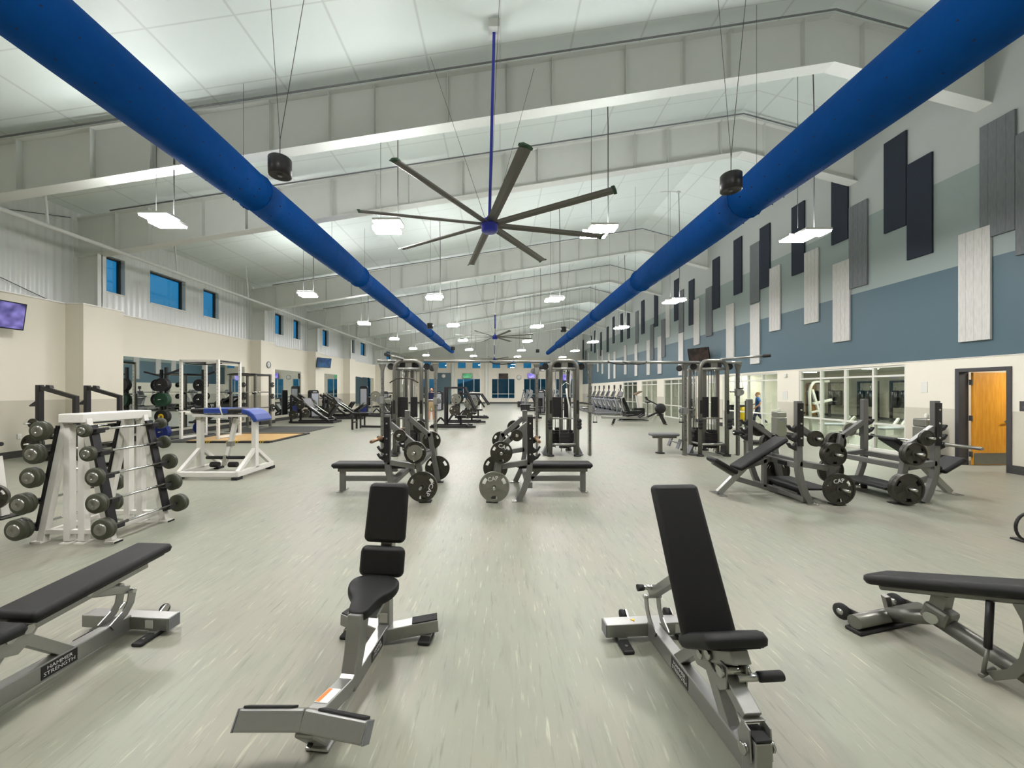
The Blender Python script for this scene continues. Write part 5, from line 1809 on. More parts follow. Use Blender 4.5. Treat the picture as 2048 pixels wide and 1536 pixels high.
# lifting platform: wood inlay with black border and yellow hazard marks
t = thing('lifting_platform', 'wooden lifting platform with black edge and yellow hazard marks under the white rack', 'lifting platform', (-9.05, 13.15, 0))
MB().span((-1.7, -1.2, 0), (1.7, 1.2, 0.03)).build('rubber_base', 'mat', t)
MB().span((-1.15, -0.95, 0.03), (1.6, 1.05, 0.036)).build('wood_inlay', 'wood', t)
MB().span((-0.9, -1.26, 0.0), (1.75, -1.1, 0.055)).bar((1.72, -1.18, 0.02), (1.72, 1.2, 0.02), 0.12, 0.05).span((-0.9, 1.1, 0), (1.75, 1.22, 0.05)).build('border', 'black', t, 0.008)
b = MB()
for x0 in (-0.55, 0.35, 1.15):
    for k in range(6):
        x = x0 + k * 0.07
        b.prism([(x, -1.262, 0.012), (x + 0.03, -1.262, 0.012), (x + 0.055, -1.262, 0.045), (x + 0.025, -1.262, 0.045)], (0, -0.003, 0))
        b.prism([(x + 0.03, -1.25, 0.056), (x + 0.06, -1.25, 0.056), (x + 0.03, -1.14, 0.056), (x, -1.14, 0.056)], (0, 0, 0.002))
b.build('hazard_stripe', 'yellow', t)
o = MB().span((-1.7, -1.15, 0), (1.7, 1.15, 0.012)).build('rubber_mat', 'mat')
o.location = (-9.3, 16.1, 0)
tag(o, 'dark rubber floor mat between the wooden platform and the leg machines', 'mat')
rk = rack('half_rack', 'grey half rack with pull-up rail and racked bar in front of the clock column', (-10.55, 15.9), 1.0, 1.0, 2.35, 'steel', 0.085)
rk.location.z = 0.012
MB().tube([(-0.6, -0.55, 2.3), (-0.3, -0.62, 2.34), (0.25, -0.62, 2.34), (0.6, -0.55, 2.3)], 0.02, 8).build('pull_up_bar', 'black', rk)
b = MB()
for sx in (-1, 1):
    b.cyl((sx * 0.54, 0.45, 1.9), (sx * 0.72, 0.45, 1.9), 0.02, seg=8).cyl((sx * 0.54, 0.45, 1.4), (sx * 0.72, 0.45, 1.4), 0.02, seg=8).cyl((sx * 0.54, 0.45, 0.9), (sx * 0.72, 0.45, 0.9), 0.02, seg=8)
b.split('weight_peg', 'chrome', rk)
for i, (sx, z, sz) in enumerate(((-1, 1.9, 'S'), (-1, 1.4, 'M'), (-1, 0.9, 'L'), (1, 1.9, 'S'), (1, 1.4, 'S'), (1, 0.9, 'M'))):
    plate(sz, (-10.55 + sx * 0.63, 16.35, z + 0.0065), '%s plate on the %s %s peg of the grey half rack' % (PNAME[sz], 'window-side' if sx < 0 else 'aisle-side', {1.9: 'high', 1.4: 'middle', 0.9: 'low'}[z]), rot=(0, 0, R(90)))
barbell('bar racked across the grey half rack', (-10.5, 15.312, 1.593), 2.13, 0.41, (1, 0, 0), 'steelbright')
b = MB()
for sx in (-1, 1):
    b.span((sx * 0.5 - 0.05, -0.62, 1.5), (sx * 0.5 + 0.05, -0.52, 1.565))
b.split('bar_hook', 'rubber', rk)

# white reverse hyperextension bench
t = thing('reverse_hyper_bench', 'white reverse hyperextension bench with black and blue pad and foam rollers', 'exercise machine', (-5.48, 7.55, 0))
for sx in (-1, 1):
    x = sx * 0.55
    b = MB().bar((x, -0.55, 0.1), (x, 0.55, 0.1), 0.09, 0.1).bar((x, 0, 0.12), (x, 0, 1.18), 0.09, 0.1, (0, 1, 0)).bar((x, -0.5, 0.13), (x, -0.02, 0.5), 0.07, 0.07).bar((x, 0.5, 0.13), (x, 0.02, 0.5), 0.07, 0.07)
    f = b.build('side_frame', 'white', t, 0.006)
    for y in (-0.52, 0.5):
        MB().span((x - 0.055, y - 0.08, 0), (x + 0.055, y + 0.08, 0.055)).split('rubber_foot', 'rubber', f, 0.006)
    MB().cyl((x - 0.07, 0, 1.1), (x + 0.07, 0, 1.1), 0.045, seg=16).build('bearing', 'bolt', f)
MB().bar((-0.55, -0.52, 0.1), (0.55, -0.52, 0.1), 0.08, 0.09).bar((-0.6, 0.0, 1.17), (0.5, 0.0, 1.17), 0.3, 0.05).bar((-0.75, -0.12, 1.22), (0.1, -0.14, 1.13), 0.03, 0.05).split('cross_frame', 'white', t, 0.006)
MB().pad((-0.1, 0.05, 1.27), (1.02, 0.5, 0.09), None, 0.04).build('top_pad', 'vinyl', t)
MB().box((-0.1, 0.05, 1.27), (0.48, 0.506, 0.094)).build('blue_band', 'blue', t, 0.01)
MB().ribbon([(0.4, 1.27), (0.52, 1.24), (0.62, 1.17), (0.68, 1.06)], 0.09, -0.2, 0.3).build('blue_bolster', 'blue', t, 0.02)
MB().bar((-0.62, -0.1, 1.25), (-0.62, -0.1, 1.33), 0.03, 0.05, (0, 1, 0)).build('end_handle', 'white', t)
b = MB().bar((0.1, 0.1, 1.1), (0.06, 0.0, 0.62), 0.07, 0.08, (0, 1, 0)).bar((0.06, 0.0, 0.62), (0.0, -0.06, 0.25), 0.06, 0.07, (0, 1, 0))
pn = b.build('pendulum', 'white', t, 0.006)
MB().box((0.055, 0.0, 0.6), (0.1, 0.1, 0.1)).build('adjuster_block', 'silver', pn, 0.004)
MB().cyl((-0.38, -0.05, 0.33), (0.36, -0.05, 0.33), 0.035, seg=14).build('upper_roller', 'rubber', pn)
for sx in (-1, 1):
    MB().cyl((sx * 0.1, -0.1, 0.2), (sx * 0.26, -0.1, 0.2), 0.055, seg=16).build('foam_roller', 'rubber', pn, 0.01)
MB().bar((-0.02, -0.08, 0.18), (0.02, -0.08, 0.38), 0.06, 0.06, (0, 1, 0)).build('pendulum_end', 'chrome', pn)
MB().box((0.02, -0.2, 1.25), (0.025, 0.012, 0.26), (0, R(-18), 0)).build('strap', 'sticker', t)


# ------------------------------------------------------------------ machines further down the hall
def leg_press(lb, loc, rz, short):
    t = thing('leg_press', lb, 'leg press', (loc[0], loc[1], 0), rz, 'black plate-loaded leg machines')
    b = MB()
    for sx in (-1, 1):
        b.bar((sx * 0.45, -1.0, 0.06), (sx * 0.45, 1.2, 0.06), 0.09, 0.1)
        b.bar((sx * 0.45, 1.1, 0.08), (sx * 0.45, 1.1, 1.35), 0.09, 0.09, (0, 1, 0))
    b.bar((-0.5, -1.0, 0.06), (0.5, -1.0, 0.06), 0.09, 0.1).bar((-0.5, 1.1, 1.32), (0.5, 1.1, 1.32), 0.09, 0.09)
    b.build('base_frame', 'black', t, 0.006)
    b = MB()
    for sx in (-1, 1):
        b.tube([(sx * 0.36, -0.75, 0.18), (sx * 0.36, 1.15, 1.5)], 0.03, 10)
    b.split('guide_rail', 'chrome', t)
    b = MB()
    for sx in (-1, 1):
        b.bar((sx * 0.46, -0.8, 0.1), (sx * 0.46, 1.12, 1.42), 0.06, 0.09)
    b.split('sloping_frame', 'black', t, 0.004)
    sl = MB().box((0, 0.42, 1.0), (0.8, 0.06, 0.62), (R(-35), 0, 0)).box((0, 0.5, 0.92), (0.86, 0.3, 0.1), (R(35), 0, 0)).build('foot_sled', 'black', t, 0.01)
    MB().cyl((-0.75, 0.55, 0.95), (0.75, 0.55, 0.95), 0.02, seg=10).split('weight_horn', 'chrome', sl)
    MB().pad((0, -0.45, 0.32), (0.5, 0.5, 0.09), Matrix.Rotation(R(-12), 4, 'X'), 0.04).build('seat_pad', 'vinyl', t)
    MB().pad((0, -0.82, 0.62), (0.5, 0.75, 0.1), Matrix.Rotation(R(125), 4, 'X'), 0.04).build('back_pad', 'vinyl', t)
    MB().tube([(-0.42, -0.3, 0.4), (-0.42, -0.1, 0.5)], 0.018, 8).tube([(0.42, -0.3, 0.4), (0.42, -0.1, 0.5)], 0.018, 8).split('handle', 'rubber', t)
    b = MB()
    for sx in (-1, 1):
        b.cyl((sx * 0.5, 0.9, 0.45), (sx * 0.72, 0.9, 0.45), 0.02, seg=10)
    b.split('storage_peg', 'chrome', t)
    c, s = math.cos(rz), math.sin(rz)

    def wp(x, y):
        return loc[0] + c * x - s * y, loc[1] + s * x + c * y
    for i, (x, y, z, sz, mm, nm) in enumerate(((-0.6, 0.55, 0.95, 'L', 'iron', 'sled peg, camera end'), (0.6, 0.55, 0.95, 'L', 'greyiron', 'sled peg, other end'), (-0.6, 0.9, 0.45, 'L', 'iron', 'storage peg, camera end'), (0.6, 0.9, 0.45, 'L', 'greyiron', 'storage peg, other end'))):
        px, py = wp(x, y)
        plate(sz, (px, py, z - 0.0055), 'large plate, %s, %s' % (nm, short), mm, rot=(0, 0, rz + R(90)))
    return t


leg_press('tall sled leg press, first behind the dark mat', (-9.4, 19.3), R(90), 'tall sled leg press behind the dark mat')
leg_press('second sled leg press, nearer the clock column', (-9.0, 21.9), R(100), 'second sled leg press')
leg_press('third sled leg press, half hidden by the first', (-10.4, 24.2), R(80), 'third sled leg press')


def selector(lb, loc, rz, shroud='lightgrey', low=None, h=1.62, arms=0):
    t = thing('selector_machine', lb, 'weight machine', (loc[0], loc[1], 0), rz, 'pin-loaded machines')
    b = MB().prism([(-0.27, 0.02, 0.05), (0.27, 0.02, 0.05), (0.27, 0.02, h - 0.12), (0.2, 0.02, h - 0.02), (-0.2, 0.02, h - 0.02), (-0.27, 0.02, h - 0.12)], (0, 0.28, 0))
    b.build('weight_tower', 'black', t, 0.02)
    MB().span((-0.21, -0.01, 0.62), (0.21, 0.02, h - 0.22)).build('shroud_panel', shroud, t, 0.01)
    MB().span((-0.21, -0.012, 0.12), (0.21, 0.02, 0.62)).build('lower_panel', low or shroud, t, 0.01)
    MB().span((-0.21, 0.3, 0.12), (0.21, 0.31, 0.62)).build('lower_panel', low or shroud, t, 0.004)
    MB().span((-0.21, 0.3, 0.62), (0.21, 0.31, h - 0.22)).build('shroud_panel', shroud, t, 0.004)
    MB().span((-0.12, -0.004, h - 0.15), (0.12, 0.02, h - 0.11)).build('name_strip', 'sticker', t)
    b = MB().bar((0, 0.2, 0.06), (0, -1.15, 0.06), 0.1, 0.09).bar((-0.35, -1.1, 0.05), (0.35, -1.1, 0.05), 0.09, 0.08).bar((0, -0.6, 0.08), (0, -0.6, 0.42), 0.09, 0.09, (0, 1, 0)).bar((0, -0.85, 0.1), (0, -1.0, 0.9), 0.08, 0.08, (1, 0, 0))
    b.build('frame', 'black' if arms else 'grey', t, 0.006)
    MB().pad((0, -0.62, 0.46), (0.38, 0.42, 0.09), None, 0.05).build('seat_pad', 'vinyl', t)
    MB().pad((0, -0.94, 0.85), (0.34, 0.6, 0.09), Matrix.Rotation(R(97), 4, 'X'), 0.05).build('back_pad', 'vinyl', t)
    b = MB()
    for sx in (-1, 1):
        b.tube([(sx * 0.2, -0.05, 1.2), (sx * 0.38, -0.35, 1.15), (sx * 0.4, -0.6, 0.95), (sx * 0.3, -0.62, 0.9)], 0.028, 8)
    b.split('press_arm', 'grey', t)
    return t


selector('tall light-grey weight machine with navy lower panel on the window side', (-9.6, 26.6), R(185), 'lightgrey', 'bluerub', 1.98)
selector('light-grey weight machine behind the leg presses', (-11.0, 22.3), R(60), 'lightgrey', None, 1.7)
selector('grey weight machine beside the window column, far side of the leg presses', (-8.6, 28.0), R(30), 'grey', None, 1.6)
selector('grey weight machine behind the person in navy', (-4.9, 30.0), R(-20), 'lightgrey', None, 1.6)
selector('silver weight machine far down the window side near the end wall', (-6.4, 36.0), R(20), 'lightgrey', None, 1.6)
selector('silver weight machine by the end-wall column', (-2.5, 35.0), R(10), 'grey', None, 1.62)
selector('grey weight machine behind the middle cable tower', (2.9, 26.5), R(-10), 'grey', None, 1.7, 1)


def plate_press(lb, loc, rz, short, hz=1.5, light=False):
    hh = hz - 0.5
    t = thing('plate_loaded_machine', lb, 'weight machine', (loc[0], loc[1], 0), rz, 'black plate-loaded machines')
    b = MB()
    for z in (0,):
        b.bar((-1.0, -0.45, 0.08), (1.0, -0.45, 0.08), 0.1, 0.09).bar((-1.0, 0.45, 0.08), (0.8, 0.45, 0.08), 0.1, 0.09).bar((-0.9, -0.5, 0.12), (-0.9, 0.5, 0.12), 0.08, 0.1).bar((0.6, -0.5, 0.12), (0.6, 0.5, 0.12), 0.08, 0.1)
    b.bar((-0.35, -0.3, 0.1), (-0.35, -0.3, hz), 0.09, 0.09, (0, 1, 0)).bar((-0.35, 0.3, 0.1), (-0.35, 0.3, hz), 0.09, 0.09, (0, 1, 0))
    b.bar((-0.4, -0.3, hz - 0.02), (0.55, -0.3, hz - 0.02), 0.08, 0.08).bar((-0.4, 0.3, hz - 0.02), (0.55, 0.3, hz - 0.02), 0.08, 0.08)
    b.bar((0.5, -0.3, hz - 0.02), (0.95, -0.3, 0.8), 0.08, 0.08).bar((0.5, 0.3, hz - 0.02), (0.95, 0.3, 0.8), 0.08, 0.08)
    b.bar((-0.9, 0, 0.12), (-0.6, 0, 0.45), 0.08, 0.08).bar((-0.6, 0, 0.45), (-0.3, 0, 0.15), 0.08, 0.08)
    b.build('frame', 'black', t, 0.006)
    ar = MB().bar((0.3, -0.42, hz - 0.15), (0.06, -0.42, hh - 0.6), 0.07, 0.08).bar((0.3, 0.42, hz - 0.15), (0.06, 0.42, hh - 0.6), 0.07, 0.08).cyl((0.28, -0.42, hz - 0.2), (0.28, 0.42, hz - 0.2), 0.03, seg=10).build('lever_arm', 'steel' if light else 'black', t, 0.004)
    MB().tube([(0.85, -0.42, 0.95), (0.6, -0.42, 1.3)], 0.02, 8).tube([(0.85, 0.42, 0.95), (0.6, 0.42, 1.3)], 0.02, 8).split('grip', 'rubber', ar)
    b = MB().cyl((0.15, -0.42, hh), (0.15, -0.74, hh), 0.02, seg=10).cyl((0.15, 0.42, hh), (0.15, 0.74, hh), 0.02, seg=10).cyl((0.1, -0.42, hh - 0.5), (0.1, -0.74, hh - 0.5), 0.02, seg=10)
    b.split('weight_horn', 'chrome', ar)
    MB().pad((0.35, 0, 0.5), (0.42, 0.42, 0.09), None, 0.05).build('seat_pad', 'vinyl', t)
    MB().pad((0.1, 0, 0.9), (0.6, 0.34, 0.09), Matrix.Rotation(R(80), 4, 'Y'), 0.05).build('back_pad', 'vinyl', t)
    MB().bar((0.3, 0, 0.1), (0.3, 0, 0.46), 0.09, 0.09, (0, 1, 0)).bar((-0.3, 0, 0.2), (0.08, 0, 0.85), 0.08, 0.08).build('seat_post', 'black', t)
    c, s = math.cos(rz), math.sin(rz)
    for i, (x, y, z, mm, nm) in enumerate(((0.15, -0.56, hh, 'greyiron', 'near horn, inner one'), (0.15, -0.62, hh, 'greyiron', 'near horn, outer one'), (0.15, 0.56, hh, 'iron', 'far horn'), (0.1, -0.6, hh - 0.5, 'iron', 'low near horn'))):
        plate('L', (loc[0] + c * x - s * y, loc[1] + s * x + c * y, z - 0.0055), 'large plate, %s, %s' % (nm, short), mm, rot=(0, 0, rz))
    return t


plate_press('black lever machine with big grey plates, beside the person in navy', (-2.05, 16.75), 0.0, 'first lever machine by the person in navy', 1.8)
plate_press('second black lever machine, just behind the one with big grey plates', (-1.75, 19.2), R(4), 'second lever machine', 1.5, True)
plate_press('third black lever machine in the line toward the end wall', (-1.6, 22.4), R(-6), 'third lever machine', 1.45, True)
plate_press('black lever machine among the leg presses on the window side', (-7.6, 25.0), R(20), 'lever machine among the leg presses', 1.5)


def leg_bench(lb, loc, rz):
    t = thing('leg_extension_bench', lb, 'weight machine', (loc[0], loc[1], 0), rz)
    b = MB()
    for y in (-0.22, 0.22):
        b.bar((-0.5, y, 0), (-0.5, y, 0.62), 0.07, 0.07, (0, 1, 0)).bar((-0.15, y, 0.06), (-0.15, y, 0.62), 0.06, 0.06, (0, 1, 0))
    b.bar((-0.5, -0.22, 0.3), (-0.5, 0.22, 0.3), 0.06, 0.06).bar((-0.5, 0, 0.6), (1.0, 0, 0.55), 0.09, 0.09).bar((-0.2, 0, 0.12), (1.3, 0, 0.1), 0.09, 0.09)
    b.bar((0.75, 0, 0.1), (0.75, 0, 1.3), 0.1, 0.1, (0, 1, 0)).bar((1.15, 0, 0.1), (1.15, 0, 1.2), 0.1, 0.1, (0, 1, 0)).bar((0.7, 0, 1.28), (0.3, 0, 1.3), 0.08, 0.08)
    b.build('frame', 'black', t, 0.006)
    MB().pad((-0.2, 0, 0.68), (0.75, 0.42, 0.09), None, 0.04).build('seat_pad', 'vinyl', t)
    MB().pad((-0.25, 0, 0.92), (0.5, 0.4, 0.1), Matrix.Rotation(R(-38), 4, 'Y'), 0.04).build('hip_pad', 'vinyl', t)
    ar = MB().bar((0.55, -0.2, 1.25), (0.85, -0.2, 0.75), 0.06, 0.07).bar((0.55, 0.2, 1.25), (0.85, 0.2, 0.75), 0.06, 0.07).bar((0.35, -0.2, 0.7), (0.3, -0.2, 1.2), 0.05, 0.05).build('lever_arm', 'silver', t, 0.004)
    MB().cyl((0.55, -0.15, 1.42), (0.55, -0.4, 1.42), 0.02, seg=10).bar((0.55, -0.2, 1.2), (0.55, -0.2, 1.46), 0.06, 0.06, (0, 1, 0)).split('weight_horn', 'chrome', ar)
    c, s = math.cos(rz), math.sin(rz)
    for q in range(2):
        x, y = 0.55, -0.27 - 0.06 * q
        plate('L', (loc[0] + c * x - s * y, loc[1] + s * x + c * y, 1.4145), 'large grey plate on the black leg bench behind the window-side tower, %s' % ('inner' if q == 0 else 'outer'), 'greyiron', rot=(0, 0, rz))


leg_bench('black leg bench with sloping hip pad behind the window-side cable tower', (-5.75, 16.1), R(-2))

# rower, elliptical, treadmills on the blue-wall side
t = thing('rowing_machine', 'rowing machine with long grey rail and black flywheel on the blue-wall side', 'rowing machine', (6.1, 18.3, 0))
MB().bar((-1.15, 0, 0.36), (1.1, 0, 0.3), 0.09, 0.12).build('slide_rail', 'silver', t, 0.01)
b = MB().bar((-0.5, 0, 0.3), (-0.6, 0, 0.04), 0.08, 0.1).bar((-0.7, -0.25, 0.03), (-0.55, 0.25, 0.03), 0.06, 0.05)
b.bar((1.6, 0, 0.7), (1.95, 0, 0.04), 0.1, 0.14).bar((1.9, -0.28, 0.03), (2.05, 0.28, 0.03), 0.07, 0.05)
b.split('leg', 'black', t, 0.006)
MB().lathe((1.72, -0.11, 0.78), (0, 1, 0), [(0.02, 0), (0.22, 0), (0.25, 0.03), (0.25, 0.19), (0.22, 0.22), (0.02, 0.22)], 32).build('flywheel', 'black', t)
MB().bar((1.0, 0, 0.32), (1.6, 0, 0.6), 0.07, 0.09).bar((1.6, 0, 0.95), (1.1, 0, 1.2), 0.05, 0.06).box((1.05, 0, 1.26), (0.06, 0.2, 0.2), (0, R(-25), 0)).build('monitor_arm', 'black', t, 0.006)
MB().pad((0.25, 0, 0.46), (0.34, 0.26, 0.06), None, 0.05).build('seat', 'vinyl', t)
MB().box((0.75, -0.15, 0.42), (0.3, 0.11, 0.04), (0, R(-35), 0)).box((0.75, 0.15, 0.42), (0.3, 0.11, 0.04), (0, R(-35), 0)).split('foot_rest', 'rubber', t)
t = thing('elliptical_trainer', 'black elliptical trainer with silver handle arms behind the rowing machine', 'elliptical trainer', (6.95, 20.4, 0), R(8))
MB().span((-0.2, -0.25, 0.12), (0.75, 0.25, 0.55)).span((-0.5, -0.05, 0.03), (1.1, 0.05, 0.12)).build('drive_housing', 'gloss', t, 0.06)
MB().span((-0.45, -0.3, 0.0), (-0.35, 0.3, 0.06)).span((0.95, -0.3, 0), (1.05, 0.3, 0.06)).split('foot', 'grey', t)
MB().bar((0.0, 0, 0.5), (-0.35, 0, 1.25), 0.3, 0.2).build('mast', 'gloss', t, 0.03)
b = MB()
for sy in (-1, 1):
    b.tube([(-0.6, sy * 0.28, 0.25), (-0.45, sy * 0.3, 0.8), (-0.5, sy * 0.3, 1.2), (-0.35, sy * 0.25, 1.55), (-0.42, sy * 0.25, 1.75)], 0.022, 8)
    b.bar((-0.6, sy * 0.25, 0.2), (0.6, sy * 0.25, 0.28), 0.06, 0.05)
b.split('handle_arm', 'silver', t)
MB().box((-0.38, 0, 1.45), (0.06, 0.42, 0.3), (0, R(25), 0)).build('console', 'black', t, 0.02)
for sy in (-1, 1):
    MB().box((0.2, sy * 0.22, 0.32), (0.4, 0.14, 0.04)).build('pedal', 'rubber', t)
t = thing('exercise_bike', 'cream-armed exercise bike with tilted console behind the elliptical', 'exercise bike', (8.3, 22.5, 0), R(10))
MB().bar((0.1, 0, 0.1), (-0.15, 0, 1.45), 0.1, 0.12, (0, 1, 0)).bar((-0.5, 0, 0.05), (0.8, 0, 0.05), 0.1, 0.08).build('frame', 'ledge', t, 0.02)
MB().box((-0.05, 0, 1.5), (0.45, 0.36, 0.06), (0, R(-24), 0)).build('console', 'bronze', t, 0.015)
MB().span((-0.4, -0.12, 0.1), (0.4, 0.12, 0.6)).build('housing', 'gloss', t, 0.08)
MB().pad((0.6, 0, 0.95), (0.28, 0.22, 0.08), None, 0.05).build('saddle', 'vinyl', t)
MB().bar((0.6, 0, 0.1), (0.6, 0, 0.92), 0.06, 0.06, (0, 1, 0)).build('seat_post', 'grey', t)


def treadmill(lb, x, y):
    t = thing('treadmill', lb, 'treadmill', (x, y, 0), R(-90), 'row of treadmills')
    MB().span((-0.42, -1.0, 0.08), (0.42, 0.95, 0.2)).build('deck', 'grey', t, 0.03)
    MB().span((-0.27, -0.98, 0.2), (0.27, 0.5, 0.206)).build('belt', 'rubber', t)
    MB().prism([(-0.4, 0.55, 0.1), (-0.4, 1.0, 0.1), (-0.4, 0.95, 0.3), (-0.4, 0.6, 0.34)], (0.8, 0, 0)).build('motor_hood', 'gloss', t, 0.02)
    MB().prism([(-0.43, 0.95, 0.35), (-0.43, 0.62, 1.02), (0.43, 0.62, 1.02), (0.43, 0.95, 0.35)], (0, 0.05, 0)).build('front_panel', 'grey', t, 0.01)
    b = MB()
    for sx in (-1, 1):
        b.bar((sx * 0.42, 0.8, 0.15), (sx * 0.42, 0.55, 1.15), 0.06, 0.09).bar((sx * 0.42, 0.6, 1.05), (sx * 0.42, 0.1, 1.0), 0.05, 0.05)
    b.split('upright', 'lightgrey', t, 0.008)
    MB().box((0, 0.55, 1.12), (0.86, 0.25, 0.09), (R(12), 0, 0)).build('handrail_console', 'black', t, 0.02)
    MB().box((0, 0.6, 1.4), (0.6, 0.07, 0.42), (R(-22), 0, 0)).build('screen_console', 'grey', t, 0.02)
    MB().box((0, 0.56, 1.4), (0.5, 0.02, 0.34), (R(-22), 0, 0)).build('screen_face', 'gloss', t)
    MB().bar((0, 0.66, 1.55), (0, 0.68, 1.85), 0.05, 0.06).box((0, 0.68, 1.9), (0.26, 0.05, 0.26)).build('media_mount', 'black', t)


for k in range(7):
    treadmill('treadmill facing the panelled wall, %s from the rower along the row' % ORD[k], 7.45, 25.3 + 1.35 * k)


def cross_trainer(lb, x, y, rz):
    t = thing('cross_trainer', lb, 'cross trainer', (x, y, 0), rz, 'cardio machines in the far centre')
    MB().span((-0.3, 0.2, 0.05), (0.3, 0.9, 0.6)).span((-0.06, -1.0, 0.03), (0.06, 0.6, 0.12)).build('drive_housing', 'black', t, 0.06)
    b = MB()
    for sx in (-1, 1):
        b.bar((sx * 0.22, -0.9, 0.2), (sx * 0.22, 0.5, 0.42), 0.07, 0.06)
        b.tube([(sx * 0.3, 0.4, 0.3), (sx * 0.32, 0.35, 0.9), (sx * 0.34, 0.05, 1.3), (sx * 0.3, 0.0, 1.6), (sx * 0.22, 0.1, 1.7)], 0.024, 8)
    b.split('moving_arm', 'silver', t)
    MB().bar((0, 0.6, 0.5), (0, 0.35, 1.5), 0.14, 0.1).box((0, 0.3, 1.55), (0.45, 0.08, 0.36), (R(-25), 0, 0)).build('console_mast', 'grey', t, 0.02)


for k, (x, y, rz) in enumerate(((2.55, 29.5, R(80)), (3.6, 30.0, R(85)), (2.7, 32.5, R(80)), (3.9, 33.5, R(85)), (2.6, 36.0, R(80)), (4.9, 31.5, R(90)), (5.2, 35.0, R(90)))):
    cross_trainer('silver-armed cross trainer behind the middle cable tower, %s of the cluster counted from the camera' % ORD[k], x, y, rz)
t = thing('incline_bench_machine', 'black padded machine at the aisle edge behind the blue-side flat bench', 'weight machine', (1.75, 22.0, 0))
MB().bar((-0.6, 0, 0.06), (0.7, 0, 0.06), 0.1, 0.1).bar((-0.2, 0, 0.1), (-0.2, 0, 0.75), 0.1, 0.1, (0, 1, 0)).bar((0.5, 0, 0.1), (0.3, 0, 1.3), 0.1, 0.1, (0, 1, 0)).bar((-0.6, -0.35, 0.05), (-0.6, 0.35, 0.05), 0.09, 0.08).build('frame', 'black', t, 0.006)
MB().pad((-0.25, 0, 0.8), (0.6, 0.5, 0.1), None, 0.05).build('seat_pad', 'vinyl', t)
MB().pad((0.25, 0, 1.05), (0.6, 0.4, 0.1), Matrix.Rotation(R(70), 4, 'Y'), 0.05).build('back_pad', 'vinyl', t)
t = thing('white_cable_station', 'white-framed station with a cream towel pile near the end-wall column', 'weight machine', (-2.15, 31.2, 0))
MB().bar((0.55, -0.3, 0.02), (0.55, -0.3, 1.5), 0.09, 0.09, (0, 1, 0)).bar((-0.4, -0.3, 0.06), (0.8, -0.3, 0.06), 0.1, 0.1).bar((0.55, -0.3, 1.46), (0.0, -0.3, 1.46), 0.08, 0.08).bar((0.8, -0.6, 0.04), (0.8, 0.3, 0.04), 0.1, 0.08).build('frame', 'white', t, 0.006)
MB().span((-0.35, -0.2, 0.15), (0.35, 0.15, 1.25)).build('weight_tower', 'grey', t, 0.02)
MB().pad((-0.1, -0.1, 1.42), (0.6, 0.35, 0.12), None, 0.05).build('arm_pad', 'ledge', t)

# ------------------------------------------------------------------ steel dispensers
for (x, y, lb, h) in ((9.82, 13.2, 'steel wipe dispenser bin with a white tissue, between the glazed rooms', 0.92), (9.95, 8.75, 'steel wipe dispenser bin beside the orange door', 1.02)):
    t = thing('wipe_dispenser', lb, 'dispenser', (x, y, 0))
    MB().span((-0.17, -0.15, 0.03), (0.17, 0.15, h - 0.2)).span((-0.16, -0.14, 0), (0.16, 0.14, 0.03)).build('bin', 'steelbright', t, 0.03)
    MB().span((-0.17, -0.15, h - 0.19), (0.17, 0.15, h)).build('lid', 'steelbright', t, 0.03)
    MB().lathe((0, 0, h), (0, 0, 1), [(0.05, 0), (0.03, 0.03), (0.045, 0.07), (0.012, 0.12), (0, 0.13)], 9).build('tissue', 'sticker', t)
    MB().span((-0.09, -0.153, h - 0.32), (0.09, -0.15, h - 0.24)).build('slot', 'grey', t)

# cleaning cart and bucket in the glazed room
t = thing('cleaning_cart', 'cleaning cart with a yellow bag behind the glass', 'cleaning cart', (11.0, 17.2, 0))
MB().span((-0.5, -0.25, 0.12), (0.25, 0.25, 0.2)).span((-0.5, -0.25, 0.2), (-0.42, 0.25, 1.0)).span((-0.5, -0.25, 0.92), (0.3, 0.25, 1.0)).build('cart_body', 'black', t, 0.01)
MB().lathe((0.05, 0, 0.2), (0, 0, 1), [(0.2, 0), (0.24, 0.2), (0.22, 0.45), (0.25, 0.75)], 12).build('bag', 'yellow', t)
b = MB()
for sx in (-0.4, 0.15):
    for sy in (-0.18, 0.18):
        b.cyl((sx, sy - 0.02, 0.06), (sx, sy + 0.02, 0.06), 0.06, seg=14)
b.split('caster', 'rubber', t)
t = thing('mop_bucket', 'red mop bucket on the floor behind the glazed door', 'bucket', (10.78, 17.95, 0))
MB().lathe((0, 0, 0.02), (0, 0, 1), [(0.16, 0), (0.2, 0.4), (0.215, 0.42), (0.2, 0.42), (0.16, 0.05), (0, 0.05)], 20).build('pail', 'red', t)
MB().tube(arc((0, 0, 0.42), 0.2, 10, 170, 8), 0.008, 6).split('handle', 'grey', t)
# white assisted machine and black rigs behind the big glazing
t = thing('white_smith_machine', 'white frame machine with curved top tube behind the big glazing', 'exercise machine', (12.1, 15.1, 0))
MB().tube([(0.0, -0.5, 0.0), (-0.05, -0.5, 1.5)] + [(-0.05 + 0.25 * (1 - math.cos(R(a))), -0.5, 1.5 + 0.5 * math.sin(R(a))) for a in (20, 45, 70, 90)] + [(0.7, -0.5, 2.02)], 0.05, 10).build('curved_post', 'white', t)
MB().bar((0.05, -0.5, 1.7), (0.55, -0.5, 0.05), 0.08, 0.08).bar((0, -0.5, 0.8), (0.4, -0.5, 0.9), 0.07, 0.06).bar((0.1, -0.5, 1.15), (0.8, -0.5, 1.3), 0.09, 0.09).bar((-0.1, -0.5, 0.05), (0.9, -0.5, 0.05), 0.09, 0.09).build('frame', 'white', t, 0.006)
MB().cyl((0.75, -0.5, 1.25), (1.0, -0.5, 1.22), 0.025, seg=10).split('grip', 'rubber', t)
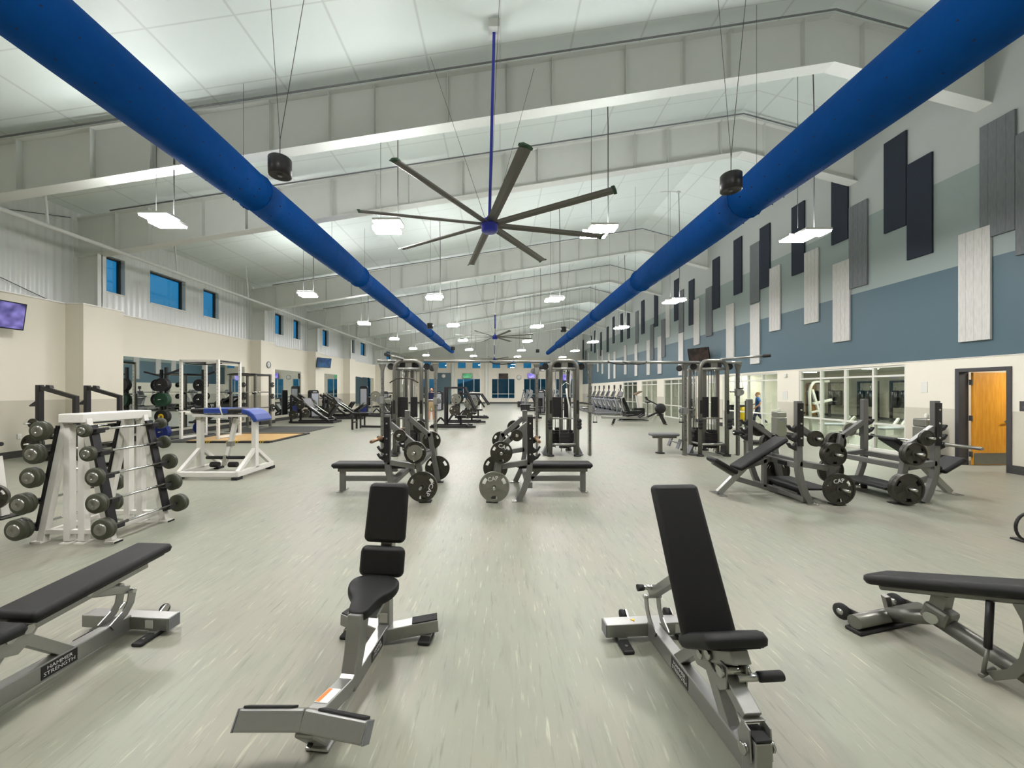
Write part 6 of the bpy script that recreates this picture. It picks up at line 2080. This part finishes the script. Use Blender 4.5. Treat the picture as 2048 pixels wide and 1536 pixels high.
for k, (x, y) in enumerate(((20.6, 19.2), (20.6, 21.0), (20.6, 22.9), (20.6, 24.6))):
    t = thing('black_rig', 'black frame rig with hanging dark bags behind the big glazing, %s from the orange door' % ORD[k], 'training rig', (x, y, 0))
    b = MB()
    for sy in (-0.55, 0.55):
        b.bar((0, sy, 0), (0, sy, 2.15), 0.1, 0.1, (0, 1, 0))
    b.bar((0, -0.6, 2.12), (0, 0.6, 2.12), 0.1, 0.1)
    b.build('frame', 'black', t, 0.006)
    for sy in (-0.22, 0.24):
        bg = MB().lathe((-0.1, sy, 0.75), (0, 0, 1), [(0, 0), (0.15, 0.01), (0.18, 0.06), (0.18, 0.85), (0.15, 0.9), (0, 0.91)], 18).build('heavy_bag', 'gloss', t)
        MB().tube([(-0.1, sy, 1.65), (-0.05, sy, 2.08)], 0.012, 6).build('chain', 'bolt', bg)
for k, (x, y, rz) in enumerate(((11.95, 13.3, 0), (12.5, 12.0, R(15)))):
    t = thing('studio_bench', ['white padded bench near the glass in the big glazed room', 'white bench with two roller arms further inside the big glazed room'][k], 'weight bench', (x, y, 0), rz)
    MB().pad((0, 0, 0.47), (0.3, 1.1, 0.08), Matrix.Rotation(R(90), 4, 'Z'), 0.04).build('seat_pad', 'lightgrey', t)
    MB().bar((-0.45, 0, 0.02), (-0.45, 0, 0.43), 0.08, 0.3, (0, 1, 0)).bar((0.45, 0, 0.02), (0.45, 0, 0.43), 0.08, 0.3, (0, 1, 0)).bar((-0.45, 0, 0.2), (0.45, 0, 0.2), 0.07, 0.07).build('frame', 'white', t, 0.005)
    MB().bar((0.3, -0.1, 0.5), (0.55, -0.1, 0.75), 0.06, 0.06).bar((0.3, 0.1, 0.5), (0.55, 0.1, 0.75), 0.06, 0.06).split('roller_arm', 'white', t)
for k, (x, y) in enumerate(((12.4, 21.2), (12.6, 22.8), (12.0, 25.9))):
    selector('weight machine behind the narrow glazing, %s from the orange door' % ORD[k], (x, y), R(-90), 'grey', None, 1.75, 1)
o = MB().span((-0.02, -0.45, 0), (0.02, 0.45, 2.1)).build('storage_door_leaf', 'orangedoor')
o.location = (14.25, 26.6, 0.01)
tag(o, 'honey wood door seen through narrow glazing beyond the cable towers', 'door')
o = o.copy()
COL.objects.link(o)
o.location = (21.45, 25.9, 0.01)
tag(o, 'honey wood door inside the big glazed room', 'door')


# ------------------------------------------------------------------ people
def skin_fig(name, pts, edges, parent, m, sub=1, root=0):
    me = bpy.data.meshes.new(name)
    me.from_pydata([p[:3] for p in pts], edges, [])
    o = bpy.data.objects.new(name, me)
    COL.objects.link(o)
    if parent is not None:
        o.parent = parent
    md = o.modifiers.new('skin', 'SKIN')
    md.use_smooth_shade = True
    if not me.skin_vertices:
        bm = bmesh.new()
        bm.from_mesh(me)
        bm.verts.layers.skin.verify()
        bm.to_mesh(me)
        bm.free()
    for i, p in enumerate(pts):
        sv = me.skin_vertices[0].data[i]
        sv.radius = (p[3], p[4] if len(p) > 4 else p[3])
        sv.use_root = i == root
    s = o.modifiers.new('sub', 'SUBSURF')
    s.levels = s.render_levels = sub
    me.materials.append(M[m])
    return o


def person(lb, loc, rz, h, pose, shirt, bottoms, hair, shorts, bald):
    """pose: dict with joints for arms and legs in metres of a 1.75 m figure; x right, y forward"""
    t = thing('person', lb, 'person', (loc[0], loc[1], 0), rz)
    t.scale = (h / 1.75,) * 3
    P, E = [], []

    def add(p, r, fr=None, r2=None):
        P.append((p[0], p[1], p[2], r) if r2 is None else (p[0], p[1], p[2], r, r2))
        if fr is not None:
            E.append((fr, len(P) - 1))
        return len(P) - 1
    hp = add((0, 0, 0.93), 0.13, None, 0.1)
    wa = add((0, 0.0, 1.1), 0.12, hp, 0.09)
    ch = add((0, 0.0, 1.3), 0.145, wa, 0.1)
    nb = add((0, -0.005, 1.44), 0.07, ch)
    nk = add((0, 0.01, 1.5), 0.052, nb)
    hb = add((0, 0.02, 1.57), 0.078, nk, 0.09)
    ht = add((0, 0.015, 1.66), 0.08, hb, 0.098)
    add((0, 0.01, 1.715), 0.05, ht, 0.06)
    nose = add((0, 0.125, 1.60), 0.012, hb)
    for sx, side in ((-1, 'l'), (1, 'r')):
        sh = add((sx * 0.17, -0.01, 1.41), 0.058, ch)
        el = add(pose['elbow_' + side], 0.042, sh)
        wr = add(pose['wrist_' + side], 0.028, el)
        d = (V(pose['wrist_' + side]) - V(pose['elbow_' + side])).normalized()
        pm = V(pose['wrist_' + side]) + d * 0.07
        pa = add(pm, 0.034, wr, 0.018)
        sd = d.cross(V(1, 0, 0)).normalized()
        for k, ln in enumerate((0.07, 0.085, 0.08, 0.06)):
            f0 = pm + d * 0.03 + sd * (0.03 - 0.02 * k)
            i0 = add(f0, 0.009, pa)
            i1 = add(f0 + d * ln * 0.5, 0.008, i0)
            add(f0 + d * ln * 0.9 + V(-sx * 0.02, 0, 0), 0.007, i1)
        th = add(pm - d * 0.02 + sd * 0.04, 0.01, pa)
        add(pm + d * 0.025 + sd * 0.06, 0.008, th)
        hj = add((sx * 0.09, 0, 0.88), 0.088, hp)
        kn = add(pose['knee_' + side], 0.058, hj)
        cf = V(pose['knee_' + side]).lerp(V(pose['ankle_' + side]), 0.3)
        c_ = add(cf + V(0, -0.015, 0), 0.055, kn)
        an = add(pose['ankle_' + side], 0.036, c_)
        fd = pose['foot_' + side]
        add(V(pose['ankle_' + side]) + V(fd[0], fd[1], fd[2]), 0.032, an)
    skin_fig('body', P, E, t, 'skin', 2)
    # shirt
    P, E = [], []
    hp = add((0, 0, 0.88), 0.14, None, 0.11)
    w_ = add((0, 0, 1.1), 0.15, hp, 0.116)
    c2 = add((0, 0, 1.3), 0.168, w_, 0.13)
    add((0, 0, 1.475), 0.095, c2, 0.092)
    for sx, side in ((-1, 'l'), (1, 'r')):
        s_ = add((sx * 0.17, -0.01, 1.41), 0.075, c2)
        e_ = V((sx * 0.17, -0.01, 1.41)).lerp(V(pose['elbow_' + side]), 0.75)
        add(e_, 0.068, s_)
    skin_fig('shirt', P, E, t, shirt, 2)
    P, E = [], []
    h0 = add((0, 0, 1.06), 0.165, None, 0.13)
    hp = add((0, 0, 0.98), 0.165, h0, 0.13)
    cr = add((0, 0, 0.87), 0.155, hp, 0.128)
    for sx, side in ((-1, 'l'), (1, 'r')):
        j = add((sx * 0.095, 0, 0.82), 0.105, cr)
        k_ = add(V(sx * 0.095, 0, 0.82).lerp(V(pose['knee_' + side]), 0.9), 0.086 if shorts else 0.075, j)
        if not shorts:
            kk = add(V(pose['knee_' + side]).lerp(V(pose['ankle_' + side]), 0.5), 0.066, k_)
            add(V(pose['knee_' + side]).lerp(V(pose['ankle_' + side]), 0.95), 0.055, kk)
    skin_fig('shorts' if shorts else 'trousers', P, E, t, bottoms, 2)
    # hair
    b = MB()
    b.lathe((0, -0.01, 1.60 if not bald else 1.585), (0, 0, 1), [(0.086, 0.0), (0.094, 0.05), (0.09, 0.1), (0.06, 0.142), (0, 0.152)] if not bald else [(0.07, -0.03), (0.082, -0.01), (0.084, 0.01), (0.08, 0.025)], 20)
    o = b.build('hair', hair, t)
    for sx, side in ((-1, 'l'), (1, 'r')):
        a = V(pose['ankle_' + side])
        fd = V(pose['foot_' + side])
        P, E = [], []
        i0 = add(a + V(0, -0.03, -0.02), 0.05)
        i1 = add(a + fd * 0.6 + V(0, 0, -0.005), 0.046, i0)
        add(a + fd * 1.15, 0.038, i1, 0.03)
        skin_fig('shoe', P, E, t, 'shoe', 2)
        MB().lathe((sx * 0.083, 0.015, 1.6), (sx, 0, 0), [(0.012, 0), (0.028, 0.004), (0.026, 0.014), (0, 0.012)], 12).build('ear', 'skin', t)
    return t


stand = {'elbow_l': (-0.24, -0.03, 1.14), 'elbow_r': (0.24, -0.03, 1.14), 'wrist_l': (-0.24, 0.1, 0.93), 'wrist_r': (0.24, 0.1, 0.93),
         'knee_l': (-0.1, 0.02, 0.48), 'knee_r': (0.1, 0.02, 0.48), 'ankle_l': (-0.1, -0.01, 0.09), 'ankle_r': (0.1, -0.01, 0.09),
         'foot_l': (0, 0.13, -0.045), 'foot_r': (0.02, 0.13, -0.045)}
person('person in navy T-shirt and khaki shorts standing with back turned behind the window-side tower', (-3.66, 20.0), R(8), 1.82, stand, 'navy', 'khaki', 'hairgrey', True, True)
walk = {'elbow_l': (-0.24, -0.1, 1.16), 'elbow_r': (0.23, 0.05, 1.15), 'wrist_l': (-0.24, 0.08, 1.0), 'wrist_r': (0.18, 0.26, 1.08),
        'knee_l': (-0.1, 0.16, 0.5), 'knee_r': (0.1, -0.1, 0.5), 'ankle_l': (-0.1, 0.16, 0.09), 'ankle_r': (0.1, -0.42, 0.2),
        'foot_l': (0, 0.13, -0.045), 'foot_r': (0, 0.09, -0.11)}
person('person with sandy hair in blue shirt and dark jeans walking behind the glass', (11.75, 17.1), R(60), 1.6, walk, 'cobalt', 'jeans', 'hairbrown', False, False)
